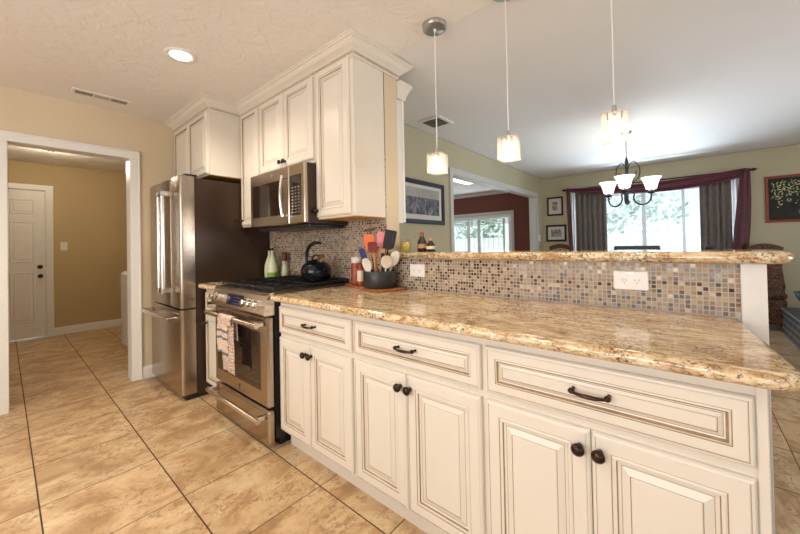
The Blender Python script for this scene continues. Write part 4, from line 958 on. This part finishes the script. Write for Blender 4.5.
# ------------------------------------------------------------------ curtains
YC = YD - .09
t = thing('curtain_rod', (-.5, YC, 2.17), 'dark curtain rod with pointed finials above the window', 'curtain rod')
MB().cyl((-1.72, YC, 2.155), (.655, YC, 2.155), .011, n=12).build('rod', 'bronze', t)
for s_, x in ((-1, -1.72), (1, .655)): MB().lathe((x, YC, 2.155), [(.011, 0), (.022, .01 * s_), (.014, .03 * s_), (.024, .05 * s_), (.0001, .10 * s_)], 14, axis='x').build('finial', 'bronze', t)
for x in (-1.66, .64): MB().box(x - .008, x + .008, YC, YD, 2.147, 2.163).build('bracket', 'bronze', t)
def drape(x0, x1, z0, z1, waves, amp, name, mat, label, cat, y=None, pinch=0, th=.004, group=None, z1b=None):
    y = YC if y is None else y; mb = MB(); nx = waves * 8; nz = 10; vs = []
    for j in range(nz + 1):
        t_ = j / nz
        for i in range(nx + 1):
            s_ = i / nx; sh = 1 - pinch * t_ * .5
            zt = z1 if z1b is None else z1 + (z1b - z1) * s_
            x = x0 + (x1 - x0) * (s_ if pinch == 0 else (s_ * sh))
            vs.append((x, y + amp * math.sin(s_ * waves * 2 * PI) * (.7 + .3 * t_) + amp * .3 * math.sin(s_ * waves * 3.1 * PI + 1), zt + (z0 - zt) * t_))
    mb.add(vs, [(j * (nx + 1) + i, j * (nx + 1) + i + 1, (j + 1) * (nx + 1) + i + 1, (j + 1) * (nx + 1) + i) for j in range(nz) for i in range(nx)], 0, True)
    return tag(mb.build(name, mat, None, solid=th), label, cat, group)
drape(-1.58, -1.09, .04, 2.13, 6, .026, 'curtain', 'curtain', 'grey brown curtain panel at the left of the window', 'curtain')
drape(.13, .475, .04, 2.13, 5, .026, 'curtain', 'curtain', 'grey brown curtain panel at the right of the window', 'curtain')
drape(-1.66, -1.585, .04, 2.12, 2, .010, 'sheer_curtain', 'sheer', 'narrow white sheer edge left of the left curtain panel', 'curtain', y=YC + .03, th=.001)
drape(-1.09, .13, .04, 2.10, 16, .008, 'sheer_curtain', 'haze_sheer', 'wide translucent sheer added across the middle of the window to haze the view', 'curtain', y=YC + .045, th=0)  # added sheet that pales and softens the view outside
drape(.48, .56, .04, 2.12, 2, .010, 'sheer_curtain', 'sheer', 'narrow white sheer edge right of the right curtain panel', 'curtain', y=YC + .03, th=.001)
# burgundy scarf: swag + tails
sg = thing('scarf_valance', (-.5, YC - .04, 2.0), 'burgundy scarf draped over the rod with tails down both sides', 'valance')
mb = MB(); nx, nz = 48, 8; vs = []
for i in range(nx + 1):
    s_ = i / nx; x = -1.70 + 2.33 * s_
    sag = .115 * (1 - (2 * s_ - 1) ** 2)
    zt = 2.175 - sag * .55; zb = zt - (.055 + .075 * math.sin(PI * s_) ** .7 + .05 * s_)
    for j in range(nz + 1):
        q = j / nz; vs.append((x, YC - .075 - .018 * math.sin(q * PI * 3 + s_ * 3), zt + (zb - zt) * q))
mb.add(vs, [(i * (nz + 1) + j, i * (nz + 1) + j + 1, (i + 1) * (nz + 1) + j + 1, (i + 1) * (nz + 1) + j) for i in range(nx) for j in range(nz)], 0, True)
mb.build('swag', 'burgundy', sg, solid=.006)
def tail(x0, w0, xs, ws, name):
    mb = MB(); nz, nx = 18, 8; vs = []
    for j in range(nz + 1):
        t_ = j / nz; z = 2.17 - 1.75 * t_; xc = x0 + xs * t_ ** 1.5; ww = w0 + (ws - w0) * math.sin(min(1, t_ * 1.6) * PI * .5) * (1 if t_ < .5 else 1 - .55 * (t_ - .5))
        for i in range(nx + 1):
            s_ = i / nx - .5; vs.append((xc + ww * s_, YC - .078 - .018 * math.cos(s_ * 9), z))
    mb.add(vs, [(j * (nx + 1) + i, j * (nx + 1) + i + 1, (j + 1) * (nx + 1) + i + 1, (j + 1) * (nx + 1) + i) for j in range(nz) for i in range(nx)], 0, True)
    mb.build(name, 'burgundy', sg, solid=.006)
tail(-1.685, .06, .07, .07, 'tail'); tail(.615, .10, -.13, .17, 'tail')

# ------------------------------------------------------------------ pictures
def pic_y(x0, x1, z0, z1, fw, y, label, framemat, art, matw, extra=None):   # on a wall facing -y
    t = thing('framed_picture', ((x0 + x1) / 2, y, z0), label, 'picture')
    MB().rings(x0, x1, z0, z1, y, [(0, 0, 0), (0, .018, 0), (.006, .024, 0), (fw - .004, .020, 0), (fw, .008, 0)]).build('frame', framemat, t)
    if matw: MB().box(x0 + fw, x1 - fw, y - .010, y - .008, z0 + fw, z1 - fw).build('mat', 'mat_board', t)
    MB().box(x0 + fw + matw, x1 - fw - matw, y - .0125, y - .0105, z0 + fw + matw, z1 - fw - matw).build('print', art, t)
    if extra: extra(t)
pic_y(-2.105, -1.815, 1.70, 2.06, .032, YD - .001, 'upper of two black framed prints left of the window', 'black_frame', 'art_small', .065)
pic_y(-2.135, -1.765, 1.20, 1.52, .036, YD - .001, 'lower of two black framed prints left of the window', 'black_frame', 'art_small', .055)
def flowers(t):
    mb = MB(); rnd = random.Random(3)
    for k in range(11):
        x = .90 + k * .036; n = rnd.randint(10, 20); z = 1.97 - rnd.random() * .05
        for q in range(n):
            xx = x + rnd.uniform(-.016, .016); zz = z - q * .017 * rnd.uniform(.8, 1.2)
            if xx < .87 or xx > 1.34: continue
            mb.lathe((xx, YD - .0135, zz), [(.0001, .0015), (.0095 * rnd.uniform(.6, 1.1), 0)], 6, axis='y')
    mb.build('painted_blossoms', 'petal', t)
    MB().poly_y([(1.15, 1.44), (1.26, 1.44), (1.29, 1.54), (1.25, 1.62), (1.26, 1.68), (1.15, 1.68), (1.16, 1.62), (1.12, 1.54)], YD - .0145, YD - .0128).build('painted_vase', 'green_glass', t)
pic_y(.82, 1.38, 1.40, 2.04, .034, YD - .001, 'dark painting of pale hanging blossoms in a red frame', 'red_frame', 'art_dark', 0, flowers)
# blue framed picture on the left dining wall (faces +x)
t = thing('framed_picture', (XD, 2.95, 1.41), 'large blue framed black and white street photo left of the opening', 'picture')
def ring_x(x, y0, y1, z0, z1, prof, name, mats, parent):
    m_ = MB(); panel_x(m_, x, y0, y1, z0, z1, prof); return m_.build(name, mats, parent)
py0, py1, pz0, pz1 = 2.46, 3.38, 1.415, 1.885
ring_x(XD + .001, py0, py1, pz0, pz1, [(0, 0, 0), (0, .020, 0), (.008, .028, 0), (.045, .022, 0), (.050, .008, 0)], 'frame', 'blue_frame', t)
MB().box(XD + .009, XD + .011, py0 + .05, py1 - .05, pz0 + .05, pz1 - .05).build('mat', 'mat_board', t)
MB().box(XD + .0115, XD + .0125, py0 + .10, py1 - .10, pz0 + .10, 1.70).build('print', 'art_street', t)
MB().box(XD + .0115, XD + .0125, py0 + .10, py1 - .10, 1.70, pz1 - .085).build('print', 'art_sky', t)

# ------------------------------------------------------------------ chairs and hearth
def legs(t, x0, x1, y0, y1, h, r, mat):
    for x in (x0, x1):
        for y in (y0, y1): MB().cyl((x, y, 0), (x, y, h), r * .7, r, 10).build('leg', mat, t)
t = thing('upholstered_chair', (.76, 6.50, 0), 'high backed chair in brown patterned fabric standing beside the brick hearth', 'chair')
mb = MB(); pts = [(.62, .30), (.60, .55), (.63, .80), (.60, 1.06)]
pts += [(.60 + .34 * i / 12, 1.06 + .055 * math.sin(PI * i / 12)) for i in range(13)] + [(.94, 1.06), (.92, .80), (.945, .55), (.93, .30)]
mb.poly_y(pts, 6.66, 6.74); mb.build('backrest', 'paisley', t)
MB().bbox(.59, .92, 6.34, 6.68, .40, .50, .03).build('seat', 'paisley', t); MB().bbox(.595, .915, 6.35, 6.74, .08, .40, .01).build('skirt', 'paisley', t)
legs(t, .61, .90, 6.38, 6.71, .10, .02, 'dark_wood')
t = thing('wooden_chair', (-1.80, 6.5, 0), 'dark wooden chair with arched crest rail below the small prints', 'chair')
mb = MB(); L = 12
top = [(-1.985 + .375 * i / L, 1.11 + .045 * math.sin(PI * i / L)) for i in range(L + 1)]; bot = [(-1.61 - .375 * i / L, 1.03 + .045 * math.sin(PI * i / L)) for i in range(L + 1)]
mb.poly_y(top + bot, 6.60, 6.63); mb.build('crest_rail', 'dark_wood', t)
for i in range(5): MB().cyl((-1.94 + i * .071, 6.615, .45), (-1.95 + i * .075, 6.615, 1.06), .010, n=8).build('spindle', 'dark_wood', t)
MB().bbox(-1.99, -1.60, 6.20, 6.63, .42, .46, .01).build('seat', 'dark_wood', t)
legs(t, -1.96, -1.63, 6.24, 6.60, .42, .02, 'dark_wood')
for x in (-1.975, -1.62): MB().cyl((x, 6.615, .45), (x, 6.615, 1.10), .014, n=8).build('post', 'dark_wood', t)
t = thing('dining_chair', (-.42, 4.25, 0), 'black dining chair whose top rail shows above the bar ledge in front of the window', 'chair')
MB().bbox(-.61, -.22, 4.20, 4.235, 1.095, 1.135, .008).build('crest_rail', 'black', t)
for x in (-.60, -.23): MB().bbox(x - .014, x + .014, 4.20, 4.235, 0, 1.10, .004).build('leg', 'black', t)
for x in (-.60, -.23): MB().bbox(x - .014, x + .014, 4.60, 4.635, 0, .43, .004).build('leg', 'black', t)
MB().bbox(-.615, -.215, 4.20, 4.64, .43, .47, .01).build('seat', 'black', t)
for z in (.65, .85): MB().bbox(-.59, -.24, 4.21, 4.228, z, z + .04, .004).build('slat', 'black', t)
t = thing('dining_chair', (.15, 4.25, 0), 'dark dining chair showing only a small round finial near the right curtain', 'chair')
MB().ball((.155, 4.6, 1.10), .03, 1.3, .6, .8).build('finial', 'black', t); MB().bbox(.14, .17, 4.59, 4.61, 0, 1.09, .004).build('leg', 'black', t); MB().bbox(.45, .48, 4.59, 4.61, 0, 1.03, .004).build('leg', 'black', t)
MB().bbox(.13, .49, 4.59, 5.0, .43, .47, .01).build('seat', 'black', t); MB().bbox(.14, .48, 4.592, 4.608, .9, 1.0, .004).build('crest_rail', 'black', t)
for x in (.15, .47): MB().bbox(x - .012, x + .012, 4.95, 4.975, 0, .43, .004).build('leg', 'black', t)
t = thing('brick_hearth', (1.7, 5.9, 0), 'raised dark brick hearth at the right', 'hearth')
MB().box(.862, 2.6, 4.4, 6.30, 0, .285).build('brick_base', 'brick', t); MB().bbox(.85, 2.62, 4.38, 6.31, .285, .325, .008).build('cap', 'brick', t)
t = thing('bowl', (1.10, 6.0, .325), 'dark teal bowl on the brick hearth', 'bowl')
MB().lathe((1.10, 6.0, .325), [(.0001, 0), (.07, 0), (.075, .02), (.12, .08), (.17, .17), (.18, .22), (.172, .22), (.11, .09), (.0001, .04)], 28).build('body', 'teal', t)
MB().tube([(1.10 + .18 * math.cos(2 * PI * i / 24), 6.0 + .18 * math.sin(2 * PI * i / 24), .545) for i in range(24)], .009, 6, closed=True).build('rim', 'teal', t)
t = thing('potted_plant', (1.42, 5.5, .325), 'leafy plant on the hearth at the right edge, beside the teal bowl', 'plant')
MB().lathe((1.42, 5.5, .325), [(.0001, 0), (.07, 0), (.10, .16), (.092, .16), (.0001, .13)], 20).build('pot', 'teal', t)
rnd = random.Random(5)
for k in range(9):
    a = rnd.uniform(0, 2 * PI) if k > 2 else rnd.uniform(2.6, 3.9); L = rnd.uniform(.3, .5); h = rnd.uniform(.35, .55)
    pts = [(1.42 + math.cos(a) * L * (i / 5) ** 1.3, 5.5 + math.sin(a) * L * (i / 5) ** 1.3, .46 + h * math.sin(i / 5 * 1.9)) for i in range(6)]
    st = MB().tube(pts, .004, 6).build('stem', 'leaf', t)
    mb = MB()
    for q in pts[2:]:
        for s_ in (-1, 1):
            c = Vector(q); d = Vector((math.cos(a + s_), math.sin(a + s_), .2 * s_)) * .07; e = Vector((-d.y, d.x, .02)).normalized() * .022
            mb.add([c, c + d * .5 + e, c + d, c + d * .5 - e], [(0, 1, 2, 3)], 0)
    mb.build('leaves', 'leaf', st, solid=.002)
# sliver of dark wood at the lower left edge
t = thing('wooden_stool', (-1.22, -.14, 0), 'reddish brown wooden stool just entering at the lower left edge', 'stool')
MB().bbox(-1.36, -1.08, -.30, -.012, .635, .675, .012).build('seat', 'dark_wood', t)
for x in (-1.34, -1.10):
    for y in (-.28, -.035): MB().bbox(x - .018, x + .018, y - .018, y + .018, 0, .635, .004).build('leg', 'dark_wood', t)
